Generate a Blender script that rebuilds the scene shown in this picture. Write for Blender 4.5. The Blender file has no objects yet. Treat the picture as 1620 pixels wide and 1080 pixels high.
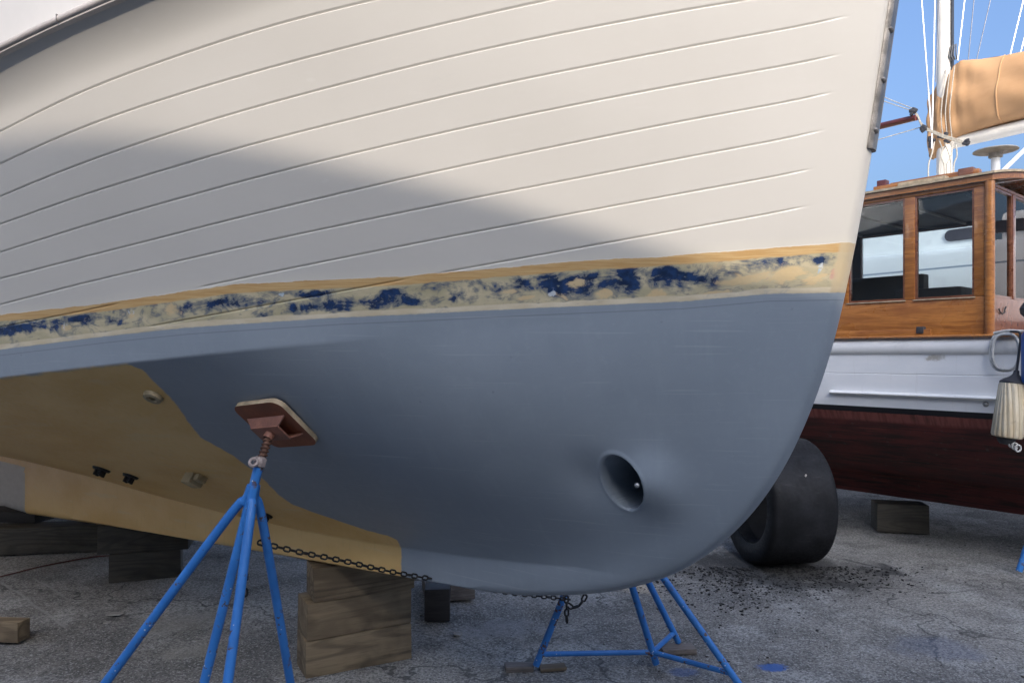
import bpy, bmesh, math, random
import numpy as np
from mathutils import Vector, Matrix
random.seed(7); rng = np.random.RandomState(7)
R = math.radians
scn = bpy.context.scene
COL = scn.collection

# ------------------------------------------------------------------ camera
F, CX, HY, EYE = 1170.0, 810.0, 560.0, 1.5
cd = bpy.data.cameras.new('camera'); cam = bpy.data.objects.new('camera', cd); COL.objects.link(cam)
cam.location = (0, 0, EYE); cam.rotation_euler = (R(90), 0, 0)
cd.sensor_width = 36; cd.lens = 36 * F / 1620; cd.shift_y = 20 / 1620
cd.clip_start = 0.05; cd.clip_end = 2000
scn.camera = cam

def at(px, py, z):
    "photo measurement -> point at a depth of z metres"
    return Vector(((px - CX) / F * z, z, EYE + (HY - py) / F * z))
def gnd(px, py):
    return at(px, py, F * EYE / (py - HY))

# ------------------------------------------------------------------ helpers
def tag(o, label=None, cat=None, group=None, kind=None):
    if label: o['label'] = label
    if cat: o['category'] = cat
    if group: o['group'] = group
    if kind: o['kind'] = kind
    return o
def empty(name, loc=(0, 0, 0), rz=0):
    o = bpy.data.objects.new(name, None); COL.objects.link(o)
    o.location = loc; o.rotation_euler = (0, 0, rz); o.empty_display_size = .1
    return o
def link(name, me, mat, parent=None, smooth=True):
    o = bpy.data.objects.new(name, me); COL.objects.link(o)
    for m in (mat if isinstance(mat, (list, tuple)) else [mat]): me.materials.append(m)
    if smooth: me.shade_smooth()
    if parent: o.parent = parent
    return o
def obj(name, bm, mat, parent=None, smooth=True, angle=35):
    me = bpy.data.meshes.new(name)
    bmesh.ops.recalc_face_normals(bm, faces=bm.faces)
    bm.to_mesh(me); bm.free()
    o = link(name, me, mat, parent, smooth)
    if smooth and angle: me.set_sharp_from_angle(angle=R(angle))
    return o
def B(): return bmesh.new()
def box(bm, c, d, rot=None, bev=0.0, jit=0.0, seg=2):
    M = Matrix.Translation(Vector(c)) @ (rot.to_4x4() if rot is not None else Matrix.Identity(4))
    r = bmesh.ops.create_cube(bm, size=1.0)
    vs = r['verts']
    for v in vs:
        v.co = Vector((v.co.x * d[0] + random.uniform(-jit, jit), v.co.y * d[1] + random.uniform(-jit, jit), v.co.z * d[2] + random.uniform(-jit, jit)))
    if bev:
        es = list({e for v in vs for e in v.link_edges})
        rr = bmesh.ops.bevel(bm, geom=es, offset=bev, segments=seg, affect='EDGES', profile=.6)
        vs = list({v for f in rr['faces'] for v in f.verts} | {v for v in vs if v.is_valid})
    for v in vs: v.co = M @ v.co
    return vs
def rz(a): return Matrix.Rotation(a, 3, 'Z')
def frame_from(zv, xv):
    z = Vector(zv).normalized(); x = Vector(xv); x = (x - z * x.dot(z)).normalized(); y = z.cross(x)
    return Matrix((x, y, z)).transposed()
def tube(bm, pts, r, n=12, caps=True, closed=False):
    pts = [Vector(p) for p in pts]
    rs = r if isinstance(r, (list, tuple)) else [r] * len(pts)
    m = len(pts); rings = []; up = None
    for i, p in enumerate(pts):
        if closed: t = pts[(i + 1) % m] - pts[i - 1]
        else: t = pts[min(i + 1, m - 1)] - pts[max(i - 1, 0)]
        t.normalize()
        if up is None: up = t.orthogonal().normalized()
        up = (up - t * up.dot(t)).normalized()
        w = t.cross(up)
        rings.append([bm.verts.new(p + (up * math.cos(2 * math.pi * k / n) + w * math.sin(2 * math.pi * k / n)) * rs[i]) for k in range(n)])
    for i in range(m if closed else m - 1):
        a, b = rings[i], rings[(i + 1) % m]
        for k in range(n): bm.faces.new((a[k], a[(k + 1) % n], b[(k + 1) % n], b[k]))
    if caps and not closed:
        bm.faces.new(rings[0]); bm.faces.new(rings[-1])
def revolve(bm, prof, n=48, M=None, closed=False):
    "prof (r,z) turned about z, then moved by the matrix M"
    M = M or Matrix.Identity(4); rings = []
    for (r_, z_) in prof:
        rings.append([bm.verts.new(M @ Vector((r_ * math.cos(2 * math.pi * k / n), r_ * math.sin(2 * math.pi * k / n), z_))) for k in range(n)])
    m = len(prof)
    for i in range(m if closed else m - 1):
        a, b = rings[i], rings[(i + 1) % m]
        for k in range(n): bm.faces.new((a[k], a[(k + 1) % n], b[(k + 1) % n], b[k]))
    return rings
def gridmesh(name, P, flip=False, loop_u=False):
    "P: (rows, cols, 3)"
    nr, nc = P.shape[:2]
    idx = np.arange(nr * nc).reshape(nr, nc)
    a = idx[:-1, :-1].ravel(); b = idx[:-1, 1:].ravel(); c = idx[1:, 1:].ravel(); d = idx[1:, :-1].ravel()
    q = np.stack([a, b, c, d], 1) if not flip else np.stack([d, c, b, a], 1)
    me = bpy.data.meshes.new(name)
    me.from_pydata(P.reshape(-1, 3).tolist(), [], q.tolist())
    return me
def sm(x, a, b):
    t = np.clip((np.asarray(x, float) - a) / (b - a), 0, 1); return t * t * (3 - 2 * t)

# ------------------------------------------------------------------ materials
class NT:
    def __init__(s, name):
        s.m = bpy.data.materials.new(name); s.m.use_nodes = True
        s.t = s.m.node_tree; s.b = s.t.nodes['Principled BSDF']; s.out = s.t.nodes['Material Output']
        s.tc = s.t.nodes.new('ShaderNodeTexCoord')
    def N(s, ty, **k):
        n = s.t.nodes.new(ty)
        for a, v in k.items(): setattr(n, a, v)
        return n
    def put(s, sock, v):
        if isinstance(v, bpy.types.NodeSocket): s.t.links.new(v, sock)
        elif v is not None: sock.default_value = v
    def co(s, scale=(1, 1, 1), loc=(0, 0, 0), rot=(0, 0, 0)):
        n = s.N('ShaderNodeMapping'); n.inputs['Scale'].default_value = scale; n.inputs['Location'].default_value = loc; n.inputs['Rotation'].default_value = rot
        s.t.links.new(s.tc.outputs['Object'], n.inputs['Vector']); return n.outputs[0]
    def noise(s, scale, co=None, detail=4, rough=.55, dist=0):
        n = s.N('ShaderNodeTexNoise'); n.inputs['Scale'].default_value = scale; n.inputs['Detail'].default_value = detail
        n.inputs['Roughness'].default_value = rough; n.inputs['Distortion'].default_value = dist
        s.t.links.new(co or s.tc.outputs['Object'], n.inputs['Vector']); return n.outputs['Fac']
    def vor(s, scale, co=None, feature='F1', out='Distance'):
        n = s.N('ShaderNodeTexVoronoi', feature=feature); n.inputs['Scale'].default_value = scale
        s.t.links.new(co or s.tc.outputs['Object'], n.inputs['Vector']); return n.outputs[out]
    def math(s, op, a, b=None, c=None, clamp=False):
        n = s.N('ShaderNodeMath', operation=op, use_clamp=clamp)
        s.put(n.inputs[0], a); s.put(n.inputs[1], b)
        if c is not None: s.put(n.inputs[2], c)
        return n.outputs[0]
    def ramp(s, v, a, b, lo=0.0, hi=1.0, smooth=True):
        n = s.N('ShaderNodeMapRange', interpolation_type='SMOOTHSTEP' if smooth else 'LINEAR')
        s.put(n.inputs[0], v); n.inputs[1].default_value = a; n.inputs[2].default_value = b; n.inputs[3].default_value = lo; n.inputs[4].default_value = hi
        return n.outputs[0]
    def mix(s, f, a, b, blend='MIX'):
        n = s.N('ShaderNodeMix', data_type='RGBA', blend_type=blend)
        s.put(n.inputs['Factor'], f)
        for k, v in (('A', a), ('B', b)):
            sock = [i for i in n.inputs if i.name == k and i.type == 'RGBA'][0]
            s.put(sock, (*v, 1) if isinstance(v, tuple) and len(v) == 3 else v)
        return [o for o in n.outputs if o.type == 'RGBA'][0]
    def attr(s, name):
        n = s.N('ShaderNodeAttribute'); n.attribute_name = name; return n.outputs['Fac']
    def xyz(s, co=None):
        n = s.N('ShaderNodeSeparateXYZ'); s.t.links.new(co or s.tc.outputs['Object'], n.inputs[0]); return n.outputs
    def fin(s, col=None, rough=None, metal=None, bump=None, bs=.3, bd=.01, spec=None, coat=None):
        s.put(s.b.inputs['Base Color'], (*col, 1) if isinstance(col, tuple) and len(col) == 3 else col)
        s.put(s.b.inputs['Roughness'], rough); s.put(s.b.inputs['Metallic'], metal); s.put(s.b.inputs['Specular IOR Level'], spec)
        s.put(s.b.inputs['Coat Weight'], coat)
        if bump is not None:
            n = s.N('ShaderNodeBump'); n.inputs['Strength'].default_value = bs; n.inputs['Distance'].default_value = bd
            s.put(n.inputs['Height'], bump); s.t.links.new(n.outputs[0], s.b.inputs['Normal'])
        return s.m
def dk(c, k): return tuple(x * k for x in c)
def simple(name, c, rough=.5, sc=8, amt=.25, metal=0, bump=.15, bd=.003, c2=None, coat=None, spec=None):
    m = NT(name)
    n = m.noise(sc, detail=6); n2 = m.noise(sc * 9, detail=3)
    col = m.mix(m.ramp(n, .3, .7), dk(c, 1 - amt), c2 or dk(c, 1 + amt * .4))
    col = m.mix(m.ramp(n2, .35, .75, 0, amt), col, dk(c, .55))
    return m.fin(col, m.ramp(n, .2, .8, rough - .07, rough + .1), metal, n2, bump, bd, spec, coat)
def wood(name, c, c2, rough=.7, grain=(3, 40, 40), coat=None, bump=.25, dirt=.35, dc=(.03, .028, .022), rings=0):
    m = NT(name)
    inf = m.N('ShaderNodeObjectInfo'); rnd = m.math('MULTIPLY', inf.outputs['Random'], 37.0)
    cb = m.N('ShaderNodeCombineXYZ'); m.put(cb.inputs[0], rnd); m.put(cb.inputs[1], rnd); m.put(cb.inputs[2], rnd)
    ad = m.N('ShaderNodeVectorMath', operation='ADD'); m.t.links.new(m.co(grain), ad.inputs[0]); m.t.links.new(cb.outputs[0], ad.inputs[1]); co = ad.outputs[0]
    w = m.noise(1.0, co, 6, .6, 1.2); w2 = m.noise(3.2, co, 4, .6, .4)
    col = m.mix(m.ramp(w, .3, .7), c, c2)
    hgt = w2
    if rings:
        r_ = m.noise(.55, co, 1, .4, .3)
        g_ = m.math('MULTIPLY_ADD', m.math('SINE', m.math('MULTIPLY_ADD', w2, 2.5, m.math('MULTIPLY', r_, rings))), .5, .5)
        col = m.mix(m.ramp(g_, .5, 1.0, 0, .55), col, dk(c2, .6)); hgt = m.math('SUBTRACT', m.math('MULTIPLY', w2, .6), m.math('MULTIPLY', g_, .5))
        kn = m.noise(2.5, m.co((1, 1, 1)), 3); col = m.mix(m.ramp(kn, .62, .70, 0, .6), col, dk(c2, .45))
    col = m.mix(m.ramp(w2, .5, .75, 0, .45), col, dk(c2, .45))
    f_ = m.noise(9, m.co((grain[0] * 1.2, grain[1] * 2.5, grain[2] * 2.5)), 3, .7); col = m.mix(m.ramp(f_, .5, .7, 0, .35), col, dk(c2, .5))
    d = m.noise(5, detail=5)
    col = m.mix(m.ramp(d, .5, .75, 0, dirt), col, dc)
    return m.fin(col, m.ramp(d, .3, .7, rough - .08, rough + .08), 0, hgt, bump, .004, None, coat)

M = {}
M['blue'] = None
def blue_paint():
    m = NT('blue_enamel'); n = m.noise(30, detail=5); n2 = m.noise(9, detail=4); sp = m.vor(38, None)
    col = m.mix(m.ramp(n2, .3, .7), (.026, .155, .45), (.04, .205, .56))
    chip = m.math('MULTIPLY', m.ramp(n, .58, .63), m.ramp(n2, .46, .56))
    col = m.mix(chip, col, (.10, .06, .045))
    dots = m.math('MULTIPLY', m.ramp(sp, .13, .09), m.ramp(n2, .5, .56))
    col = m.mix(dots, col, (.55, .58, .6))
    return m.fin(col, m.ramp(n, .3, .7, .33, .55), 0, n, .2, .002)
M['blue'] = blue_paint()
M['rust'] = simple('rusty_steel', (.17, .085, .055), .65, 30, .45, .4, .4, .003)
M['redox'] = simple('red_oxide_plywood', (.31, .105, .05), .6, 12, .3, 0, .2)
M['redox2'] = simple('red_oxide_steel', (.31, .135, .09), .5, 20, .35, 0, .2)
M['plyedge'] = simple('pale_plywood_edge', (.55, .43, .28), .7, 20, .35)
M['galv'] = simple('galvanised_steel', (.42, .42, .41), .4, 25, .25, .8)
M['nut'] = simple('pale_painted_nut', (.42, .34, .31), .55, 30, .35)
M['chain'] = simple('dark_chain_steel', (.045, .042, .04), .5, 60, .4, .6)
M['white'] = simple('white_gloss_paint', (.80, .80, .79), .3, 6, .06, 0, .05)
M['bulwark'] = simple('white_topside_paint', (.66, .64, .615), .35, 3, .04, 0, .04)
M['rail'] = simple('primed_rail_paint', (.50, .46, .43), .45, 14, .16, 0, .1)
M['deck'] = simple('grey_deck_paint', (.4, .4, .39), .6, 5, .15)
M['band'] = simple('weathered_bronze_band', (.30, .28, .26), .38, 25, .45, .7, .2)
M['rubber'] = None
def rubber():
    m = NT('worn_black_rubber'); n = m.noise(6, detail=6); n2 = m.noise(50, detail=4); st = m.noise(2.2, m.co((4, 4, 26)), 5, .6)
    col = m.mix(m.ramp(n, .35, .7), (.010, .0105, .012), (.019, .020, .023))
    col = m.mix(m.ramp(st, .58, .74, 0, .3), col, (.05, .05, .05))
    return m.fin(col, m.ramp(n2, .3, .7, .5, .7), 0, n2, .25, .003, .18)
M['rubber'] = rubber()
M['timber'] = wood('weathered_timber', (.27, .205, .125), (.14, .103, .064), .8, (.9, 6, 9), dirt=.4, rings=70, bump=.4)
M['timber_dark'] = wood('dark_timber', (.085, .075, .056), (.045, .04, .031), .75, (1.6, 7, 10), rings=80)  # dark tone for the timbers under the keels
M['timber_black'] = wood('blackened_timber', (.042, .036, .033), (.022, .019, .018), .7, (5, 34, 50), dirt=.5)
M['timber_grey'] = wood('grey_board', (.22, .19, .165), (.12, .10, .088), .8, (6, 45, 45))
M['varnish'] = wood('varnished_mahogany', (.50, .20, .048), (.29, .105, .027), .3, (2.5, 30, 30), coat=.5, bump=.06, dirt=.4, dc=(.20, .06, .015))
M['varnish_dark_shaded'] = wood('dark_and_shaded_mahogany', (.26, .10, .05), (.16, .06, .032), .3, (2.5, 30, 30), coat=.5, bump=.06, dirt=.3, dc=(.05, .02, .01))  # dark trim and deck; on the wheelhouse front it paints in shade
M['spar'] = wood('brown_varnished_spar', (.15, .035, .024), (.09, .02, .016), .35, (3, 40, 40), coat=.4, bump=.05)
M['canvas'] = None
def canvas():
    m = NT('tan_canvas'); n = m.noise(2.5, detail=5); n2 = m.noise(160, detail=2); f = m.noise(1.6, m.co((2, 2, 9)), 4, .5, .8)
    col = m.mix(m.ramp(n, .3, .7), (.40, .225, .105), (.47, .275, .135))
    return m.fin(col, .85, 0, m.math('ADD', m.math('MULTIPLY', f, .35), m.math('MULTIPLY', n2, .04)), .3, .02)
M['canvas'] = canvas()
M['alu'] = simple('cream_mast_paint', (.72, .68, .60), .4, 5, .10)
M['track'] = simple('dark_sail_track', (.04, .045, .055), .5, 30, .3)
M['rope'] = simple('weathered_rope', (.45, .42, .36), .9, 60, .3)
M['wire'] = simple('pale_rigging_wire', (.62, .64, .68), .35, 30, .1, .3)
M['darkwire'] = simple('dark_rigging_wire', (.09, .10, .13), .4, 30, .1, .3)
M['fendercap'] = simple('dark_fender_rubber', (.045, .045, .05), .55, 30, .3)
def fender_mat():
    m = NT('stained_fender'); x = m.xyz(); ang = m.math('ARCTAN2', x[1], x[0])
    s_ = m.math('SINE', m.math('MULTIPLY', ang, 16.0)); n = m.noise(6, m.co((3, 3, 1.0)), 5); n2 = m.noise(30)
    col = m.mix(m.ramp(n, .3, .7), (.58, .47, .30), (.68, .60, .45))
    col = m.mix(m.ramp(s_, -.8, -.98, 0, .65), col, (.27, .19, .10))
    col = m.mix(m.ramp(n2, .55, .75, 0, .3), col, (.2, .15, .1))
    return m.fin(col, .6, 0, s_, .4, .006)
M['fender'] = fender_mat()
M['rope_white'] = simple('grey_white_hose', (.55, .55, .53), .6, 30, .25)
M['bluefab'] = simple('blue_vinyl', (.02, .09, .32), .4, 10, .2)
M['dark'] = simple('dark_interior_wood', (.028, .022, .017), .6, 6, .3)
M['ceil'] = simple('grey_interior_paint', (.05, .055, .06), .5, 6, .2)
M['stone'] = simple('pale_stone', (.36, .34, .31), .85, 20, .3)
M['cord'] = simple('red_cord', (.10, .03, .026), .7, 20, .3)
M['red'] = simple('red_hull_paint', (.36, .03, .025), .4, 4, .2)
M['concrete'] = simple('shed_concrete', (.3, .29, .28), .9, 1, .2)

def glass():
    m = NT('cabin_glass'); t = m.t
    tr = t.nodes.new('ShaderNodeBsdfTransparent'); tr.inputs[0].default_value = (.86, .90, .91, 1)
    gl = t.nodes.new('ShaderNodeBsdfGlossy'); gl.inputs['Roughness'].default_value = .02
    fr = t.nodes.new('ShaderNodeFresnel'); fr.inputs[0].default_value = 1.5
    mx = t.nodes.new('ShaderNodeMixShader')
    fac = m.math('ADD', m.math('MULTIPLY', fr.outputs[0], 1.0), m.ramp(m.noise(3), .4, .8, 0, .03))
    t.links.new(fac, mx.inputs[0]); t.links.new(tr.outputs[0], mx.inputs[1]); t.links.new(gl.outputs[0], mx.inputs[2])
    t.links.new(mx.outputs[0], m.out.inputs[0]); return m.m
M['glass'] = glass()
M['darkglass'] = simple('dark_portlight', (.06, .055, .065), .12, 4, .2, 0, 0)

# ------------------------------------------------------------------ the main yacht: lines
TH = math.atan2(-.61, .79); U = np.array([math.cos(TH), math.sin(TH)]); Nn = np.array([-math.sin(TH), math.cos(TH)])
ORG = np.array([-.75, 3.5])
def on_plane(px, py, b):
    "point of the photo's ray on the fore-and-aft plane b metres to starboard: (s, h)"
    k = (px - CX) / F; c = ORG @ Nn - b
    z = c / (k * Nn[0] + Nn[1]); p = np.array([k * z, z]) - ORG
    return p @ U, EYE + (HY - py) / F * z
prof_px = [(10, 803), (44, 808), (207, 832), (318, 850), (480, 877), (640, 905), (714, 917), (803, 933), (881, 941.5), (936, 940.5), (992, 933.5), (1050, 917.5), (1110, 887), (1166, 842), (1215, 784), (1255, 716), (1290, 632), (1312, 568), (1327, 510), (1337, 463), (1354, 383), (1380, 235), (1415, 0)]
PR = np.array([on_plane(x, y, 0) for x, y in prof_px])
# extend up to the stem head
d = PR[-1] - PR[-2]; PR = np.vstack([PR, PR[-1] + d * (3.05 - PR[-1][1]) / d[1]])
def smooth_curve(P, n=400, it=60):
    seg = np.r_[0, np.cumsum(np.hypot(*np.diff(P, axis=0).T))]
    t = np.linspace(0, seg[-1], n); Q = np.stack([np.interp(t, seg, P[:, 0]), np.interp(t, seg, P[:, 1])], 1)
    for _ in range(it): Q[1:-1] = .25 * Q[:-2] + .5 * Q[1:-1] + .25 * Q[2:]
    return Q
PRs = smooth_curve(PR, 700, 120)
ilow = int(np.argmin(np.abs(PRs[:, 0] - on_plane(881, 941, 0)[0])))
up = PRs[ilow:]; hu = np.maximum.accumulate(up[:, 1] + np.arange(len(up)) * 1e-6)
def s_stem(h): return np.interp(h, hu, up[:, 0])
def Hk(s): return np.interp(s, PRs[:, 0], PRs[:, 1])
BR = .08
rab = np.array([on_plane(x, y, BR) for x, y in [(0, 706), (148, 750), (267, 787), (348, 807), (400, 820), (520, 838), (640, 861), (733, 879), (825, 888), (918, 892)]])
rab_c = np.polyfit(rab[:, 0], rab[:, 1], 3)
def Hr(s):
    s = np.asarray(s, float); sc = np.clip(s, rab[:, 0].min(), rab[:, 0].max())
    return np.polyval(rab_c, sc)
def Hc(s): return 1.655 + .093 * (np.asarray(s, float) - 2.15) - .0 * s
def Hw(s): return 1.72 + .06 * (np.asarray(s, float) - 2.1)
def Hs(s):
    s = np.asarray(s, float); e = np.where(s > -.6, s, -.6 + .3 * (s + .6)); return 2.405 + .165 * e + .025 * np.clip(s + .3, 0, 9) ** 2
def bw(l): return 1.65 * (1 - np.exp(-(np.maximum(l, 0) / 1.8) ** 1.15))
def bsh(l): return 1.74 * (1 - np.exp(-(np.maximum(l, 0) / 1.45) ** 1.1))
def aftfac(s): return 1 - .12 * sm(-np.asarray(s, float), 2.5, 7.0)
def b_surf(s, h):
    s = np.asarray(s, float); h = np.asarray(h, float)
    l = s_stem(h) - s
    nose = .042 * (1 - np.exp(-np.maximum(l, 0) / .0055)) - .012 * sm(l, .02, .25)
    v = (h - Hw(s)) / (Hs(s) - Hw(s)); vc = np.clip(v, 0, 1.3)
    b0 = bw(l) * aftfac(s)
    lift = .05 * np.clip((h - (Hs(s) - .12)) / .12, 0, 1.2) ** 2 * np.clip(l / .5, 0, 1)
    top = b0 + (bsh(l) * aftfac(s) - b0) * vc ** 1.25 + lift
    below = np.clip(Hw(s) - h, 0, 9)
    side = np.where(v > 0, top, b0 - .10 * np.minimum(below, Hw(s) - Hc(s)) * np.clip(l, 0, 1))
    u = np.clip((h - Hr(s)) / (Hc(s) - Hr(s)), 0, 1)
    w = sm(s, .15, 1.45)
    k = (1 - w) * u + w * (1 - (1 - u) ** 2.3)
    brl = BR * (1 - np.exp(-np.maximum(l, 0) / .12))
    bot = brl + (side - brl) * k
    b = np.where(u < 1, bot, side)
    hk = Hk(s); kd = np.clip((h - hk) / .02, 0, 1)
    keel = BR * np.sqrt(1 - (1 - kd) ** 2)
    b = np.where(h < Hr(s), np.minimum(keel, np.maximum(brl, 0)), b)
    return np.maximum(b, 0) + nose * np.where(h < Hr(s), np.clip(kd, 0, 1), 1)

def hit(px, py, z0=1.3, z1=9.0, n=6000):
    "first point of the photo's ray on the starboard side of the hull: s, h, b"
    k = (px - CX) / F; z = np.linspace(z0, z1, n)
    P = np.stack([k * z, z], 1) - ORG; s = P @ U; b = -(P @ Nn); h = EYE + (HY - py) / F * z
    ok = (s < s_stem(h)) & (h > Hk(s)) & (h < Hs(s) + .3)
    f = np.where(ok, b_surf(s, h) - b, -1)
    i = np.where(f > 0)[0]
    if len(i) == 0: return None
    i = i[0]; return s[i], h[i], b[i]
def hits(L):
    r = [hit(x, y) for x, y in L]; return np.array([q for q in r if q is not None])

# grooves between the planks
G_px = [
 [(0, 208), (75, 172), (150, 138), (250, 98), (360, 63), (450, 37), (540, 12)],
 [(0, 260), (100, 215), (200, 177), (360, 127), (540, 77), (707, 37), (860, 2)],
 [(0, 312), (100, 270), (200, 233), (360, 182), (540, 137), (720, 90), (900, 47), (1080, 15), (1160, 2)],
 [(0, 356), (110, 316), (220, 280), (360, 240), (540, 196), (747, 143), (900, 110), (1080, 76), (1338, 27)],
 [(0, 400), (127, 360), (240, 325), (360, 293), (540, 250), (740, 202), (900, 167), (1080, 133), (1328, 87)],
 [(0, 442), (160, 398), (320, 360), (540, 308.5), (753, 258), (900, 227), (1080, 191), (1318, 147)],
 [(0, 483), (187, 432), (360, 397), (540, 360), (707, 322), (900, 282), (1080, 250), (1303, 207)],
 [(0, 518), (100, 497), (177, 483), (327, 451), (433, 430), (540, 410), (693, 380), (803, 358), (900, 337), (1080, 305), (1285, 268)],
 [(0, 557), (120, 537), (250, 513), (360, 492), (540, 463), (637, 446), (790, 414), (900, 393), (1080, 362), (1278, 327)]]
G_end = [(1420, -90), (1350, -62), (1345, -33), (1338, 27), (1328, 87), (1318, 147), (1303, 207), (1285, 268), (1278, 327)]
G_fit = []; G_rng = []
for L in G_px:
    A = hits(L); c = np.polyfit(A[:, 0], A[:, 1], 3); G_fit.append(c); G_rng.append((A[:, 0].min(), A[:, 0].max()))
def gh(i, s):
    s = np.asarray(s, float); c = G_fit[i]; a, b_ = G_rng[i]
    if i < 3: b_ = min(b_, 1.5)
    sc = np.clip(s, a, b_); dc = np.polyder(c)
    slope_hi = np.polyval(dc, b_)
    return np.polyval(c, sc) + np.where(s < a, (s - a) * .085, 0) + np.where(s > b_, (s - b_) * slope_hi, 0)
s_ends = [2.25, 2.25, 2.22]
for p in G_end[3:]: s_ends.append(hit(*p)[0])
gaps = {7: [(hit(185, 481)[0], hit(320, 452)[0])], 8: [(-99, hit(240, 515)[0]), (hit(640, 446)[0], hit(700, 431)[0])]}

# edge curves of the paint, as (s, h)
def curve(L, deg=None):
    A = hits(L); A = A[np.argsort(A[:, 0])]
    def f(s):
        s = np.asarray(s, float)
        if deg:
            c = np.polyfit(A[:, 0], A[:, 1], deg); r = np.polyval(c, np.clip(s, A[0, 0], A[-1, 0]))
        else: r = np.interp(s, A[:, 0], A[:, 1])
        return r + np.where(s < A[0, 0], (s - A[0, 0]) * .07, 0) + np.where(s > A[-1, 0], (s - A[-1, 0]) * .12, 0)
    return f
edge_top = curve([(0, 497), (75, 490), (150, 482), (253, 467), (360, 451), (450, 446), (540, 442), (640, 437), (720, 430), (900, 415), (1080, 404), (1213, 393), (1335, 384)])
edge_bot = curve([(0, 553), (80, 543), (167, 532), (300, 518), (420, 510), (540, 502), (660, 497), (773, 491), (900, 485), (1080, 477), (1213, 465), (1325, 463)])
yl = hits([(205, 578), (222, 582), (232, 590), (247, 606), (262, 622), (278, 637), (290, 655), (303, 675), (318, 692), (345, 707), (372, 722), (398, 742), (420, 760), (440, 782), (462, 797), (490, 808), (540, 825), (585, 840), (612, 846), (627, 853), (633, 863), (635, 880), (635, 900)])
yo = np.argsort(yl[:, 1])
def s_yel(h): return np.interp(h, yl[yo, 1], yl[yo, 0])
navy_px = [(1215, 419, 70, 7, .5), (1165, 432, 40, 8, .5), (950, 446, 200, 17, .72), (610, 474, 170, 11, .58), (90, 512, 120, 10, .6), (1090, 434, 80, 15, .6), (330, 484, 140, 9, .5), (20, 521, 60, 8, 1), (45, 520, 14, 9, .8), (85, 517, 12, 9, .8), (120, 505, 14, 8, .9), (180, 508, 16, 7, 1), (155, 490, 10, 5, .6), (245, 484, 12, 4, .8), (345, 478, 24, 6, 1), (290, 485, 14, 5, .6), (425, 498, 20, 5, .7), (470, 489, 26, 9, 1),
 (490, 466, 40, 5, 1), (540, 485, 30, 8, .9), (525, 480, 16, 6, .8), (620, 462, 22, 7, .9), (655, 478, 16, 7, 1), (690, 455, 24, 4, .8), (718, 472, 7, 8, .9), (590, 488, 12, 6, .8), (770, 457, 9, 5, .8), (790, 459, 8, 5, .8), (830, 450, 22, 12, 1), (868, 447, 26, 14, 1.1), (905, 448, 30, 14, 1.1), (930, 436, 28, 7, 1), (880, 458, 20, 12, 1), (925, 460, 16, 9, .9), (992, 440, 24, 18, 1.2), (1000, 452, 20, 12, 1), (1060, 430, 24, 12, 1.1), (1085, 440, 22, 12, 1.1), (1105, 440, 16, 10, 1), (1130, 446, 10, 8, .8), (1170, 424, 26, 8, .5), (1235, 412, 14, 5, .7), (1298, 412, 16, 6, 1.0), (1222, 428, 7, 8, .6), (1190, 420, 14, 5, .6)]
fill_px = [(1225, 436, 85, 15, .75), (805, 462, 18, 6, 1), (840, 470, 30, 5, 1), (915, 447, 18, 9, .9), (955, 464, 16, 8, 1.1), (1038, 465, 20, 7, 1.2), (1180, 445, 42, 6, 1.2), (1250, 432, 26, 12, 1.2), (1131, 421, 18, 6, 1), (1290, 440, 24, 14, .8), (270, 492, 14, 12, .9), (105, 517, 12, 8, .8), (210, 500, 9, 8, .9), (1330, 430, 16, 24, 1), (870, 475, 40, 4, .7), (1120, 466, 40, 5, .8)]
pale_px = [(872, 465, 7, 5, 1), (446, 467, 8, 4, 1), (1295, 432, 5, 8, 1), (1297, 420, 8, 5, .8), (104, 514, 5, 7, .9), (210, 494, 10, 6, .7), (975, 462, 6, 5, .5)]
pink_px = [(1212, 440, 5, 4, .7), (1163, 432, 6, 3, .6), (1319, 434, 9, 11, 1)]
TU = hit(985, 762)

# ------------------------------------------------------------------ the main yacht: mesh
lc = np.r_[0, .0015, .003, .005, .0075, .011, .015, .022, .03, .04, .052]
lc = np.r_[lc, np.arange(.065, .20, .012), np.arange(.20, .72, .0036), np.arange(.73, 3.5, .0125), np.arange(3.55, 8.4, .07)]
def rows_to_sh(hfun):
    h = np.full(lc.shape, 1.5)
    for _ in range(60):
        s = s_stem(h) - lc; h = .5 * h + .5 * hfun(s)
    return s_stem(h) - lc, h
rowS, rowH, kinds = [], [], []
def add_row(f):
    s, h = rows_to_sh(f); rowS.append(s); rowH.append(h)
for f in (0.0, .03, .08, .15, .3, .55, .8, .93): add_row(lambda s, f=f: np.minimum(Hk(s), Hr(s) - .002) + (Hr(s) - np.minimum(Hk(s), Hr(s) - .002)) * f)
hT = TU[1]; uT = (hT - Hr(TU[0])) / (Hc(TU[0]) - Hr(TU[0]))
us = np.unique(np.r_[0, .004, .01, np.linspace(.02, uT - .2, 26), np.linspace(uT - .2, uT + .2, 96), np.linspace(uT + .2, .97, 26), .985, .993, 1.0])
for u in us: add_row(lambda s, u=u: Hr(s) + (Hc(s) - Hr(s)) * u)
go = [-.0065, -.0046, -.0036, -.0005, .0005, .0036, .0046, .0065]
prev = None
for gi in range(8, -1, -1):
    lo = (lambda s: Hc(s)) if prev is None else (lambda s, p=prev: gh(p, s) + .0075)
    hi = lambda s, g=gi: gh(g, s) - .0075
    ns = 16 if prev is None else 9
    for q in range(1, ns): add_row(lambda s, q=q / ns, lo=lo, hi=hi: lo(s) + np.maximum(hi(s) - lo(s), .004) * q)
    for o_ in go: add_row(lambda s, g=gi, o_=o_: np.maximum(gh(g, s) + o_, Hc(s) + .004))
    prev = gi
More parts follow.
